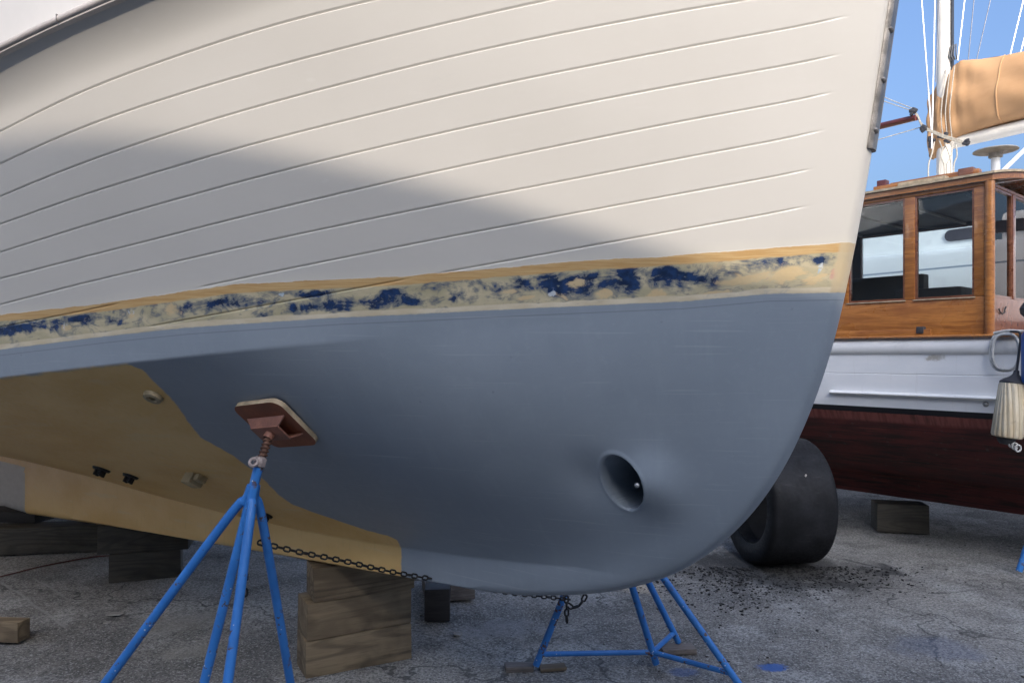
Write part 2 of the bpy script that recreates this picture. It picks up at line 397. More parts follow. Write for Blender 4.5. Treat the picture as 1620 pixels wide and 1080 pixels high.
def top0(s): return np.minimum(gh(0, s) + .0075, Hs(s) - .05)
for q in np.linspace(0, 1, 26)[1:]: add_row(lambda s, q=q: top0(s) + (Hs(s) - top0(s)) * q)
S = np.array(rowS); H_ = np.array(rowH)
# keep rows in order where fitted lines come close
for i in range(1, len(H_)): H_[i] = np.maximum(H_[i], H_[i - 1] + 2e-4)
S = s_stem(H_) - lc[None, :]
# settle the grid lines next to the tunnel mouth exactly on its rim
def swell(Sx, Hx):
    ds, dh = Sx - TU[0], Hx - TU[1]
    return .052 * np.exp(-((ds - .088) / .082) ** 2 - ((dh + .012) / .095) ** 2) - .020 * np.exp(-((ds + .085) / .07) ** 2 - (dh / .085) ** 2)
def rim(Sx, Hx):
    bx = b_surf(Sx, Hx) + swell(Sx, Hx); wx_ = ORG[0] + Sx * U[0] - bx * Nn[0]; wy_ = ORG[1] + Sx * U[1] - bx * Nn[1]
    qx, qy = CX + F * wx_ / wy_ - 985, HY - F * (Hx - EYE) / wy_ - 762
    a_ = R(30); lo_, sh_ = qx * math.sin(a_) + qy * math.cos(a_), qx * math.cos(a_) - qy * math.sin(a_)
    return sh_, lo_, np.sqrt((lo_ / 47) ** 2 + (sh_ / 27) ** 2)
win_ = (np.abs(S - TU[0]) < .25) & (np.abs(H_ - TU[1]) < .25)
_, _, rr = rim(S, H_); rr = np.where(win_, rr, 9)
i0 = np.unravel_index(np.argmin(rr), rr.shape); SC, HC = S[i0], H_[i0]
for r0, tol in ((1.0, .03), (.90, .022)):
    for _ in range(2):
        rr = np.where(win_, rim(S, H_)[2], 9); near = np.abs(rr - r0) < tol
        k_ = np.where(near, r0 / np.maximum(rr, .1), 1.0)
        S = SC + (S - SC) * k_; H_ = HC + (H_ - HC) * k_
Bb = b_surf(S, H_)
Bb[0] = 0
# grooves cut in
for gi in range(9):
    dd = np.abs(H_ - gh(gi, S)); t = np.clip(1 - dd / .0038, 0, 1)
    fade = np.clip((s_ends[gi] - S) / .06, 0, 1)
    for (a, b_) in gaps.get(gi, []): fade = fade * (1 - sm(S, a - .02, a + .02) * (1 - sm(S, b_ - .02, b_ + .02)))
    Bb -= .0050 * t * fade
# gentle unfairness of a hand faired hull
def wave(s, h): return .0011 * np.sin(s * 5.1 + 1.3 * h) * np.sin(h * 7.3 + .7) + .0007 * np.sin(s * 11.7 - 4 * h + 1) + .0005 * np.sin(h * 19 + s * 6)
Bb += wave(S, H_) * np.clip(lc / .3, 0, 1)[None, :]
starb = Bb.copy()
# thruster tunnel mouth with its faired swelling forward of it
rr = np.where(win_, rim(S, H_)[2], 9); sh1 = np.where(win_, rim(S, H_)[0], 99)
starb += np.where(win_, swell(S, H_), 0)
starb += .004 * np.exp(-((rr - 1.05) / .09) ** 2) * (rr >= 1)          # rolled lip
starb -= .34 * sm(1.0 - rr, 0, .101) + .010 * np.exp(-((rr - 1.0) / .05) ** 2) * sm(-sh1, -8, 20)
def P3(Bx, sgn): return np.stack([S, sgn * Bx, H_], -1)
hull_root = empty('motor_yacht', (ORG[0], ORG[1], 0), TH)
tag(hull_root, 'large yacht hauled out on stands, off-white planked topsides over a grey and yellow primed bottom', 'boat')

def gauss_field(L):
    f = np.zeros_like(S)
    for (x, y, rx, ry, a) in L:
        q = hit(x, y)
        if q is None: continue
        qx = hit(min(x + 12, 1330), y); dsdx = abs((qx[0] - q[0]) / max(1, min(x + 12, 1330) - x)) if qx is not None and x < 1325 else .0012
        qy = hit(x, y + 8); dhdy = abs((qy[1] - q[1]) / 8) if qy is not None else .002
        slope = (qx[1] - q[1]) / (qx[0] - q[0]) if qx is not None and abs(qx[0] - q[0]) > 1e-4 else .1
        slope = .10
        hh = H_ - q[1] - slope * (S - q[0])
        f = np.maximum(f, a * np.exp(-((S - q[0]) / (rx * dsdx)) ** 2 - (hh / (ry * dhdy)) ** 2))
    return f
ATT = {
 'a_top': H_ - edge_top(S), 'a_bot': H_ - edge_bot(S),
 'a_yel': np.maximum(S - s_yel(H_), H_ - Hc(S) + .003),
 'a_navy': gauss_field(navy_px), 'a_fill': gauss_field(fill_px), 'a_pale': gauss_field(pale_px), 'a_pink': gauss_field(pink_px),
 'a_stem': np.broadcast_to(lc[None, :], S.shape),
}
pk = [on_plane(46, 742, BR), on_plane(46, 806, BR)]
ATT['a_patch'] = np.minimum(pk[0][0] - S, (pk[0][1] + .02) - H_) * np.where(H_ < Hr(S), 1, 0) - np.where(H_ < Hr(S), 0, 1)

def hull_paint():
    m = NT('yacht_hull_paint'); A = m.attr
    nE = m.noise(9, m.co((1, 1, 2.5)), 5); nF = m.noise(45, detail=4); nL = m.noise(1.4, detail=3)
    nS = m.noise(15, m.co((.55, 1, 1.6), rot=(0, R(5), 0)), 8, .68, .9)
    wob = m.math('MULTIPLY', m.math('SUBTRACT', nE, .5), .02)
    wob2 = m.math('MULTIPLY', m.math('SUBTRACT', nF, .5), .006)
    # off-white
    wht = m.mix(m.ramp(nL, .3, .7), (.56, .53, .475), (.59, .56, .505))
    wht = m.mix(m.ramp(m.noise(28, m.co((.25, 1, 3)), 5), .55, .8, 0, .10), wht, (.66, .64, .6))
    hz = m.math('ADD', A('a_top'), m.math('MULTIPLY', wob, 1.5))
    wht = m.mix(m.ramp(hz, .035, .0, 0, .35), wht, (.66, .62, .52))          # sanded haze just over the tape
    sp_ = m.vor(7, m.co((.6, 1, 1.6)))
    wht = m.mix(m.math('MULTIPLY', m.ramp(sp_, .10, .04), m.ramp(nE, .5, .6, 0, .35)), wht, (.62, .60, .55))
    wht = m.mix(m.ramp(m.noise(5, m.co((.3, 1, 2), rot=(0, R(12), 0)), 6, .7), .62, .74, 0, .16), wht, (.44, .43, .41))
    # faired, blotchy boot stripe
    oliv = m.mix(m.ramp(nE, .3, .7), (.41, .36, .225), (.57, .49, .32))
    oliv = m.mix(m.ramp(nS, .45, .75, 0, .7), oliv, (.21, .22, .205))
    nv = m.math('ADD', A('a_navy'), m.math('MULTIPLY', m.math('SUBTRACT', nS, .5), 2.9))
    nv = m.math('ADD', nv, m.math('MULTIPLY', m.math('SUBTRACT', nF, .5), 1.3))
    navyc = m.mix(m.ramp(nF, .35, .7), (.006, .018, .052), (.014, .046, .135))
    stripe = m.mix(m.ramp(nv, .02, .55, 0, .8), oliv, (.10, .125, .155))
    stripe = m.mix(m.ramp(nv, .52, .68), stripe, navyc)
    fl = m.math('ADD', A('a_fill'), m.math('ADD', m.math('MULTIPLY', m.math('SUBTRACT', nS, .5), 2.6), m.math('MULTIPLY', m.math('SUBTRACT', nF, .5), 1.0)))
    stripe = m.mix(m.ramp(fl, .4, .75, 0, .9), stripe, m.mix(nE, (.58, .41, .20), (.66, .54, .33)))
    pl = m.math('ADD', A('a_pale'), m.math('ADD', m.math('MULTIPLY', m.math('SUBTRACT', nS, .5), 1.8), m.math('MULTIPLY', m.math('SUBTRACT', nF, .5), 1.8)))
    stripe = m.mix(m.ramp(pl, .55, .75, 0, .8), stripe, m.mix(m.ramp(nF, .4, .6), (.30, .47, .62), (.62, .66, .66)))
    stripe = m.mix(m.ramp(m.math('ADD', A('a_pink'), wob), .4, .7, 0, .6), stripe, (.52, .24, .22))
    # upper and lower masking / sanded bands
    tapc = m.mix(m.ramp(m.noise(14, m.co((.5, 1, 14)), 5), .3, .7), (.50, .30, .115), (.60, .41, .19))
    tw = m.math('ADD', A('a_top'), m.math('ADD', wob2, m.math('MULTIPLY', wob, .55)))
    stripe = m.mix(m.ramp(tw, -.029, -.023), stripe, tapc)
    lowc = m.mix(m.ramp(nE, .3, .7), (.58, .49, .33), (.70, .62, .47))
    lowc = m.mix(m.ramp(nS, .55, .7, 0, .5), lowc, (.33, .33, .32))
    lw = m.math('ADD', A('a_bot'), m.math('MULTIPLY', wob, 1.0))
    stripe = m.mix(m.ramp(lw, .018, .0145, 0, .92), stripe, lowc)
    # tan wrap round the stem
    stripe = m.mix(m.ramp(m.math('ADD', A('a_stem'), wob), .032, .022, 0, .85), stripe, (.52, .42, .27))
    # grey primer
    gry = m.mix(m.ramp(nL, .3, .7), (.255, .294, .333), (.288, .328, .366))
    gry = m.mix(m.ramp(m.noise(5, m.co((1, 1, 1.4)), 6, .6), .38, .72, 0, .3), gry, (.215, .258, .29))
    gry = m.mix(m.ramp(nF, .5, .8, 0, .10), gry, (.43, .47, .52))
    gry = m.mix(m.ramp(m.noise(6, m.co((4.5, 1, .5)), 4, .6), .5, .75, 0, .22), gry, (.32, .365, .40))
    gry = m.mix(m.ramp(m.noise(2.2, m.co((.35, 1, 3.2), rot=(0, R(-4), 0)), 5, .6), .5, .72, 0, .25), gry, (.225, .268, .30))
    for rot_, sc_ in ((8, (.5, 1, 34)), (-31, (.6, 1, 30)), (62, (.7, 1, 38))):
        gry = m.mix(m.ramp(m.noise(3.0, m.co(sc_, rot=(0, R(rot_), 0)), 3, .5), .66, .73, 0, .22), gry, (.44, .47, .50))
    gry = m.mix(m.math('MULTIPLY', m.ramp(m.vor(16), .09, .04), m.ramp(nE, .52, .6, 0, .4)), gry, (.16, .175, .2))
    ln = m.math('ABSOLUTE', m.math('ADD', A('a_bot'), .021))
    gry = m.mix(m.ramp(ln, .0022, .0008, 0, .35), gry, (.07, .08, .10))
    # yellow primer
    yel = m.mix(m.ramp(m.noise(3.5, m.co((.5, 1, 1)), 5), .3, .7), (.70, .43, .14), (.80, .54, .22))
    yel = m.mix(m.ramp(m.noise(10, m.co((.3, 1, 2), rot=(0, R(25), 0)), 5), .55, .75, 0, .35), yel, (.70, .57, .33))
    yel = m.mix(m.ramp(m.noise(30, m.co((3, 1, .35)), 4), .55, .8, 0, .25), yel, (.40, .27, .10))
    yw = m.math('ADD', m.math('ADD', A('a_yel'), m.math('MULTIPLY', wob, 1.1)), m.math('MULTIPLY', wob2, 1.2))
    yel = m.mix(m.ramp(m.math('ADD', A('a_patch'), wob2), -.005, .0), yel, m.mix(nE, (.34, .32, .29), (.5, .48, .44)))
    low = m.mix(m.ramp(yw, .006, -.006), gry, yel)
    edge = m.math('ADD', A('a_bot'), m.math('MULTIPLY', wob2, .8))
    body = m.mix(m.ramp(edge, -.0012, .0012), low, stripe)
    col = m.mix(m.ramp(tw, -.0015, .0015), body, wht)
    ro = m.ramp(nF, .3, .7, .34, .46)
    bump = m.math('ADD', m.math('MULTIPLY', nE, .25), m.math('MULTIPLY', nF, .12))
    strm = m.math('MULTIPLY', m.ramp(edge, 0, .003), m.ramp(tw, .003, 0))
    bump = m.math('ADD', bump, m.math('MULTIPLY', strm, m.math('MULTIPLY', nS, 1.4)))
    return m.fin(col, ro, 0, bump, .22, .003, .45)
M['hull'] = hull_paint()

def hull_part(Bx, sgn):
    me = gridmesh('hull', P3(Bx, sgn), flip=(sgn > 0))
    return me
# both sides in one continuous mesh
Pst = P3(starb, -1); Ppt = P3(Bb, 1)
nr, nc = S.shape
idx = np.arange(nr * nc).reshape(nr, nc)
a = idx[:-1, :-1].ravel(); b = idx[:-1, 1:].ravel(); c = idx[1:, 1:].ravel(); dq = idx[1:, :-1].ravel()
q1 = np.stack([b, a, dq, c], 1); off = nr * nc; q2 = np.stack([a, b, c, dq], 1) + off
tr1 = [int(i) for i in idx[:, -1]]; transom = tr1 + [i + off for i in reversed(tr1)]
me = bpy.data.meshes.new('hull')
me.from_pydata(np.vstack([Pst.reshape(-1, 3), Ppt.reshape(-1, 3)]).tolist(), [], q1.tolist() + q2.tolist() + [transom])
for k, v in ATT.items():
    at_ = me.attributes.new(k, 'FLOAT', 'POINT'); vv = np.ascontiguousarray(v, dtype=np.float32).ravel()
    at_.data.foreach_set('value', np.r_[vv, vv])
hull = link('hull', me, M['hull'], hull_root)
me.set_sharp_from_angle(angle=R(50))

# rub rail, bulwark, deck
ls = np.r_[0, .01, .03, .06, .1, np.arange(.16, 4.2, .05), np.arange(4.3, 8.4, .2)]
def sheer_pts(dh=0, db=0):
    s = np.full(ls.shape, 2.0)
    for _ in range(30): s = s_stem(np.minimum(Hs(s), 3.04)) - ls
    h = Hs(s); b_ = b_surf(s, h); return s, b_ + db, h + dh
def sweep(name, sec, mat, both=True):
    "sec: list of (out, up) offsets swept along the sheer"
    s, b_, h = sheer_pts(); out = []
    for sg in ((-1, 1) if both else (-1,)):
        P = np.stack([np.stack([s, sg * (b_ + o), h + u], -1) for o, u in sec], 0)
        out.append((P, sg))
    bm = B()
    for P, sg in out:
        vs = [[bm.verts.new(p) for p in row] for row in P]
        for i in range(len(vs)):
            j = (i + 1) % len(vs)
            for k in range(len(vs[0]) - 1): bm.faces.new((vs[i][k], vs[i][k + 1], vs[j][k + 1], vs[j][k]))
    return obj(name, bm, mat, hull_root, True, 40)
sec = [(-.01, -.004), (.014, -.003), (.014, .003)] + [(.016 + .009 * math.sin(t), .013 - .010 * math.cos(t)) for t in np.linspace(.2, math.pi - .2, 6)] + [(.012, .0245), (-.01, .025)]
rub = sweep('rub_rail', sec, M['rail'])
s_, b_, h_ = sheer_pts()
for sx in np.arange(-1.0, 1.2, .27):            # butt joints in the rail capping
    bm = B()
    i = int(np.argmin(np.abs(s_ - sx))); t = Vector((s_[i] - s_[i - 1], -(b_[i] - b_[i - 1]), h_[i] - h_[i - 1]))
    box(bm, (s_[i], -(b_[i] + .017), h_[i] + .013), (.003, .0175, .0205), frame_from((0, 0, 1), t))
    obj('rail_joint', bm, M['band'], rub, False)
bw_sec = [(.004, .0265), (.03, .16), (.07, .36), (.10, .55), (.08, .57), (.055, .56), (.03, .36), (-.02, .16), (-.05, .03)]
sweep('bulwark', bw_sec, M['bulwark'])
bm = B()
va = [bm.verts.new((s_[i], -(b_[i] - .03), h_[i] - .02)) for i in range(len(s_))]; vb = [bm.verts.new((s_[i], (b_[i] - .03), h_[i] - .02)) for i in range(len(s_))]
for i in range(1, len(s_) - 1): bm.faces.new((va[i], va[i + 1], vb[i + 1], vb[i]))
obj('deck', bm, M['deck'], hull_root, False)
# deckhouse set back on the deck
bm = B()
hd = float(Hs(-2.5))
vs = box(bm, (-2.9, 0, hd + .75), (3.6, 2.1, 1.5), None, .08)
for v in vs:
    if v.co.z > hd + .8: v.co.x = -2.9 + (v.co.x + 2.9) * .86; v.co.y *= .88
dh_ = obj('deckhouse', bm, M['white'], hull_root)
for k in range(3):
    bm = B(); box(bm, (-4.0 + k * 1.05, -1.02, hd + .95), (.8, .06, .42), Matrix.Rotation(R(-6), 3, 'X'), .02)
    obj('window', bm, M['darkglass'], dh_)
# metal band down the upper stem
bm = B()
hs_ = np.linspace(float(on_plane(1377, 238, 0)[1]), 3.03, 30)
for i in range(len(hs_) - 1):
    pass
ring = []
for hh in hs_:
    ss = float(s_stem(hh))
    ring.append([bm.verts.new((ss + dx, dy, hh)) for dx, dy in ((.002, -.030), (.007, -.024), (.010, 0), (.007, .024), (.002, .030), (-.005, .034), (-.005, -.034))])
for i in range(len(ring) - 1):
    for k in range(7): bm.faces.new((ring[i][k], ring[i][(k + 1) % 7], ring[i + 1][(k + 1) % 7], ring[i + 1][k]))
bm.faces.new(ring[0]); bm.faces.new(ring[-1])
band = obj('stem_band', bm, M['band'], hull_root, True, 30)
for (px, py) in ((1408, 52), (1395, 131), (1383, 210)):
    s0, h0 = on_plane(px, py, 0)
    bm = B(); Mx = Matrix.Translation(Vector((float(s_stem(h0)) + .007, -.020, h0))) @ Matrix.Rotation(R(62), 4, 'X')
    revolve(bm, [(.0, .010), (.004, .009), (.007, .005), (.008, 0), (.008, -.006)], 14, Mx)
    obj('screw', bm, M['band'], band)

def hull_pt(px, py):
    s, h, b = hit(px, py); e = .03
    n = Vector((-(float(b_surf(s + e, h)) - float(b_surf(s - e, h))) / (2 * e), -1.0, -(float(b_surf(s, h + e)) - float(b_surf(s, h - e))) / (2 * e)))
    # outward normal of y=-b: gradient of (-b - y)
    n = Vector((float(b_surf(s + e, h) - b_surf(s - e, h)) / (2 * e), 1.0, float(b_surf(s, h + e) - b_surf(s, h - e)) / (2 * e))) * -1
    return Vector((s, -b, h)), n.normalized()
# fittings through the bottom
p, n = hull_pt(243, 626)
bm = B(); Mx = Matrix.Translation(p) @ frame_from(n, (1, 0, 0)).to_4x4()
revolve(bm, [(.012, -.02), (.013, .012), (.02, .017), (.032, .014), (.036, 0), (.036, -.01)], 28, Mx)
obj('through_hull', bm, simple('primed_fitting', (.42, .33, .19), .5, 20, .2), hull_root)
for (px, py, r) in ((161, 741, .045), (207, 752, .04), (424, 814, .026)):
    p, n = hull_pt(px, py)
    bm = B(); Mx = Matrix.Translation(p) @ frame_from(n, (1, 0, .2)).to_4x4()
    revolve(bm, [(.0, .03), (r * .35, .03), (r * .45, .012), (r * .9, .010), (r, 0), (r, -.02)], 22, Mx)
    for t in range(4): box(bm, Mx @ Vector((r * .45 * math.cos(t * 1.57), r * .45 * math.sin(t * 1.57), .022)), (r * .35, r * .35, .035), frame_from(n, (1, 0, .2)), .004)
    obj('intake_strainer', bm, M['chain'], hull_root)
p, n = hull_pt(309, 752)
bm = B(); box(bm, p + n * .02, (.07, .07, .055), frame_from(n, (1, 0, 0)), .008)
box(bm, p + n * .01 + Vector((.05, 0, 0)), (.035, .05, .03), frame_from(n, (1, 0, 0)), .006)
obj('transducer_block', bm, simple('pale_primed_block', (.52, .40, .22), .6, 20, .25), hull_root)
# zinc-like bolt in the tunnel mouth
p = Vector((TU[0] + .064, -float(b_surf(*TU[:2])) - .024, TU[1] + .0))
bm = B(); bmesh.ops.create_icosphere(bm, subdivisions=2, radius=.0085, matrix=Matrix.Translation(p)); obj('tunnel_bolt', bm, M['galv'], hull_root)

MW = Matrix.Translation(Vector((ORG[0], ORG[1], 0))) @ Matrix.Rotation(TH, 4, 'Z')
def toW(p): return MW @ Vector(p)
def dirW(v): return MW.to_3x3() @ Vector(v)

# ------------------------------------------------------------------ boat stands
def catmull(pts, n=10):
    P = [Vector(p) for p in pts]; P = [2 * P[0] - P[1]] + P + [2 * P[-1] - P[-2]]; o = []
    for i in range(1, len(P) - 2):
        for k in range(n):
            t = k / n; a_, b2, c2, d2 = P[i - 1:i + 3]
            o.append(.5 * ((2 * b2) + (c2 - a_) * t + (2 * a_ - 5 * b2 + 4 * c2 - d2) * t * t + (3 * b2 - a_ - 3 * c2 + d2) * t ** 3))
    o.append(P[-2]); return o
def stand(label, hub, feet, ctr, pad_c, pad_n, pad_x, pad_size=.3, r=.021, bend=.05):
    "feet: three leg feet; ctr: foot of the centre pipe; braces run from the centre pipe to each leg"
    hub = Vector(hub); root = empty('boat_stand', (hub.x, hub.y, 0))
    tag(root, label, 'boat stand', 'steel boat stands shoring the hauled-out boats')
    O_ = Vector((hub.x, hub.y, 0)); L = lambda p: Vector(p) - O_
    pad_c = Vector(pad_c); pad_n = Vector(pad_n).normalized()
    ax = (pad_c + pad_n * .06 - hub).normalized() if False else Vector((0, 0, 1))
    foot = Vector(ctr)
    axis = (hub - foot).normalized()
    top = hub + axis * .07
    bm = B(); tube(bm, [L(foot), L(hub - axis * .02), L(top)], [r, r, r * 1.02], 16)
    obj('centre_pipe', bm, M['blue'], root)
    for f in feet:
        f = Vector(f); out = Vector((f.x - foot.x, f.y - foot.y, 0)).normalized()
        st = hub - axis * .03 + out * (r * 1.2)
        pts = catmull([st + axis * .035 - out * .012, st - axis * .02, st + (f - st) * .12 + out * bend * .12, f], 8)
        bm = B(); tube(bm, [L(p) for p in pts], r, 14)
        obj('leg', bm, M['blue'], root)
        a_ = foot + (hub - foot) * .07; b2 = f + (st - f) * .07
        bm = B(); tube(bm, [L(a_), L(b2)], r * .75, 10); obj('brace', bm, M['blue'], root)
    # screw, wing nut, bracket, pad
    back = pad_c + pad_n * .066
    sa_ = top - axis * .05; sdir = (back - sa_); n_ = 90
    bm = B()
    tube(bm, [L(sa_), L(back)], .0115, 12)
    z = sdir.normalized(); x = z.orthogonal().normalized(); y = z.cross(x); turns = sdir.length / .0135
    hp = [L(sa_ + sdir * (k / (n_ * 4)) + (x * math.cos(2 * math.pi * turns * k / (n_ * 4)) + y * math.sin(2 * math.pi * turns * k / (n_ * 4))) * .0125) for k in range(n_ * 4 + 1)]
    tube(bm, hp, .0038, 6)
    obj('screw', bm, M['rust'], root)
    bm = B(); Mx = Matrix.Translation(L(top + axis * .004)) @ frame_from(axis, (1, 0, 0)).to_4x4()
    revolve(bm, [(.0125, 0), (.020, 0), (.021, .005), (.021, .024), (.017, .03), (.0125, .03)], 6, Mx, True)
    c0 = L(top + axis * .016 + Vector((-.012, -.026, .004)))
    tube(bm, [c0 + (Vector((1, .3, 0)).normalized() * math.cos(t) + Vector((0, .3, 1)).normalized() * math.sin(t)) * .0125 for t in np.linspace(0, 6.283, 17)[:-1]], .0055, 8, closed=True)
    obj('ring_nut', bm, M['nut'], root)
    Fm = frame_from(pad_n, pad_x)
    bm = B()
    hs2 = pad_size / 2; rc = pad_size * .16; outline = []
    for (cx_, cy_, a0) in ((hs2 - rc, hs2 - rc, 0), (-hs2 + rc, hs2 - rc, 90), (-hs2 + rc, -hs2 + rc, 180), (hs2 - rc, -hs2 + rc, 270)):
        for k in range(7): outline.append((cx_ + rc * math.cos(R(a0 + 15 * k)), cy_ + rc * math.sin(R(a0 + 15 * k))))
    lo = [bm.verts.new(L(pad_c) + Fm @ Vector((x_, y_, .003))) for x_, y_ in outline]
    hi = [bm.verts.new(L(pad_c) + Fm @ Vector((x_ * .995, y_ * .995, .021))) for x_, y_ in outline]
    bm.faces.new(lo); ft = bm.faces.new(hi)
    for k in range(len(lo)): f = bm.faces.new((lo[k], lo[(k + 1) % len(lo)], hi[(k + 1) % len(lo)], hi[k])); f.material_index = 1
    obj('pad', bm, [M['redox'], M['plyedge']], root, True, 30)
    bm = B()
    sx_ = pad_size * .40
    # folded steel bracket under the pad
    c0 = L(pad_c)
    for sg, col in ((-1, 0), (1, 0)):
        pr = [Vector((-sx_, .048 * sg, .0215)), Vector((sx_, .048 * sg, .0215)), Vector((sx_ * .72, .030 * sg, .052)), Vector((-sx_ * .72, .030 * sg, .052))]
        th = Vector((0, .005 * sg, .002))
        v1 = [bm.verts.new(c0 + Fm @ p) for p in pr]; v2 = [bm.verts.new(c0 + Fm @ (p + th)) for p in pr]
        bm.faces.new(v1); bm.faces.new(v2)
        for k in range(4): bm.faces.new((v1[k], v1[(k + 1) % 4], v2[(k + 1) % 4], v2[k]))
    box(bm, c0 + Fm @ Vector((0, 0, .0545)), (sx_ * 1.46, .072, .006), Fm, .001)
    revolve(bm, [(.0, .05), (.018, .05), (.018, .078), (.014, .078)], 14, Matrix.Translation(c0) @ Fm.to_4x4())
    obj('bracket', bm, M['redox2'], root, True, 30)
    return root

p, n = hull_pt(440, 666); pc = toW(p); pn = dirW(n)
hubL = at(401, 770, pc.y - .10)
print('PAD', pc, pn, 'hub', hubL)
zh = hubL.y
def foot_on(px0, py0, px1, py1, z):
    y = HY + F * EYE / z; x = px1 + (px1 - px0) * (y - py1) / (py1 - py0)
    v = at(x, y, z); v.z = .012; return v
feetL = [foot_on(385, 772, 166, 1080, zh + .02), foot_on(398, 800, 360, 1080, zh - .38), foot_on(406, 850, 455, 1080, zh + .38)]
ctrL = foot_on(392, 790, 322, 1080, zh - .02)
st1 = stand('near blue boat stand holding a red-brown pad against the grey side of the yacht', hubL, feetL, ctrL, pc, pn, dirW((1, 0, 0)), .24, .0158)
# far-side stand
fA, fB, fC, fD = gnd(848, 1062), gnd(1038, 1053), gnd(1073, 1024), gnd(1172, 1090)
for f in (fA, fB, fC, fD): f.z = .012
fA.z = fC.z = .03
hubR = at(956, 786, 3.5)
s2, h2 = 1.02, .98
bb2 = float(b_surf(s2, h2)); e = .03
nl = Vector((-float(b_surf(s2 + e, h2) - b_surf(s2 - e, h2)) / (2 * e), 1, -float(b_surf(s2, h2 + e) - b_surf(s2, h2 - e)) / (2 * e))).normalized()
st2 = stand('blue boat stand on the far side of the yacht, its legs showing below the forefoot', hubR, [fA, fC, fD], fB, toW((s2, bb2, h2)), dirW(nl), dirW((1, 0, 0)), .26, .0165, .02)
# stand at the wooden boat
fr = gnd(1612, 906); fr.z = .012
hub3 = Vector((fr.x + .42, fr.y + .1, 1.02))
st3 = stand('blue boat stand leg at the right edge beside the wooden cruiser', hub3, [fr, fr + Vector((.75, -.25, 0)), fr + Vector((.55, .55, 0))], Vector((hub3.x + .05, hub3.y, .012)), hub3 + Vector((.12, .2, .3)), Vector((-.5, -.5, -.6)), (1, -1, 0), .26)

# ------------------------------------------------------------------ chains
def chain(name, pts, label, pitch=.03, wire=.0042):
    P = [Vector(p) for p in pts]; seg = [0]
    for i in range(1, len(P)): seg.append(seg[-1] + (P[i] - P[i - 1]).length)
    def pos(d_):
        d_ = min(max(d_, 0), seg[-1] - 1e-6); i = max(k for k in range(len(seg) - 1) if seg[k] <= d_); t = (d_ - seg[i]) / (seg[i + 1] - seg[i]); return P[i].lerp(P[i + 1], t)
    n = int(seg[-1] / pitch); o0 = P[0].copy(); bm = B()
    for k in range(n):
        a_ = pos(k * pitch); b2 = pos((k + 1) * pitch); c_ = (a_ + b2) / 2 - o0; d_ = (b2 - a_).normalized()
        w = d_.orthogonal().normalized(); w = Matrix.Rotation(R(35 + 90 * (k % 2) + random.uniform(-14, 14)), 3, d_) @ w
        hl = pitch * .40; rw = pitch * .30
        ring = [c_ + d_ * (hl * (1 if math.cos(t) > 0 else -1) * .55 + math.cos(t) * rw) + w * (math.sin(t) * rw) for t in np.linspace(.16, .16 + 2 * math.pi, 13)[:-1]]
        tube(bm, ring, wire, 6, closed=True)
    o = obj(name, bm, M['chain']); o.location = o0
    return tag(o, label, 'chain')
c0 = at(408, 857, zh + .07); c1 = at(905, 948, 3.42)
cp = [c0]
for px_, py_, t in ((470, 872, .12), (540, 886, .26), (620, 904, .42), (705, 919, .6), (800, 936, .8)):
    cp.append(at(px_, py_, c0.y + (c1.y - c0.y) * t))
cp.append(c1)
chain('chain', catmull(cp, 6), 'long dark chain stretched under the keel from the near blue stand', .026, .0036)
chain('chain', [at(896, 942, 3.44), at(897, 993, 3.44)], 'short chain end hanging straight down beside the far blue stand', .031, .0045)
chain('chain', catmull([at(897, 955, 3.45), at(906, 961, 3.45), at(918, 956, 3.45), at(927, 940, 3.45)], 6), 'slack chain loop under the forefoot at the far blue stand', .031, .0045)
chain('chain', [at(388, 905, zh + .1), at(387, 950, zh + .1)], 'short chain end dangling between the legs of the near blue stand', .028, .004)

# ------------------------------------------------------------------ timber
def timber(corner, ang, L_, W_, Hh, zb, mat, label, group=None, name='timber_block', bev=.006, cat='timber', sub=0):
    "corner: near left bottom corner on plan; ang: direction of the long side"
    d_ = Vector((math.cos(ang), math.sin(ang), 0)); w = Vector((-math.sin(ang), math.cos(ang), 0))
    c_ = Vector((corner[0], corner[1], 0)) + d_ * (L_ / 2) + w * (W_ / 2)
    bm = B(); box(bm, (0, 0, Hh / 2), (L_, W_, Hh), None, bev, .003)
    o = obj(name, bm, mat, None, True, 30); o.location = (c_.x, c_.y, zb); o.rotation_euler = (0, 0, ang)
    return tag(o, label, cat, group)
gk = 'timber blocks cribbed under the keel'
ang = R(28); c_ = gnd(484, 1075); hb = .172
timber((c_.x, c_.y), ang, .515, .20, hb, 0, M['timber'], 'weathered timber block on the ground, lowest of the front stack of three', gk)
timber((c_.x + .005, c_.y + .004), ang + R(.6), .51, .20, hb, hb + .001, M['timber'], 'weathered timber block with bold grain, middle of the front stack of three', gk)
timber((c_.x + .03, c_.y + .03), ang - R(1.5), .49, .18, .155, 2 * hb + .002, M['timber'], 'darker timber block directly under the yellow keel, topmost of the front stack of three', gk)
q = gnd(671, 983)
timber((q.x, q.y), R(4), .145, .34, .18, 0, M['timber_black'], 'short black timber block beside the front stack of three', gk)
q = gnd(700, 955)
timber((q.x - .1, q.y + .02), R(12), .30, .30, .10, 0, M['timber_grey'], 'low greyish brown timber behind the short black block', gk)
q = gnd(172, 923)
timber((q.x, q.y), R(20), .43, .24, .185, 0, M['timber_dark'], 'dark timber block on the ground, lower of the pair behind the near blue stand', gk)
timber((q.x - .09, q.y + .02), R(14), .56, .24, .18, .186, M['timber_dark'], 'dark timber block under the keel, upper of the pair behind the near blue stand', gk)
q = gnd(2, 888)
timber((q.x - .5, q.y + .1), R(9), 1.25, .2, .2, 0, M['timber_dark'], 'long dark timber lying under the after end of the keel', gk)
q = at(20, 830, 5.8)
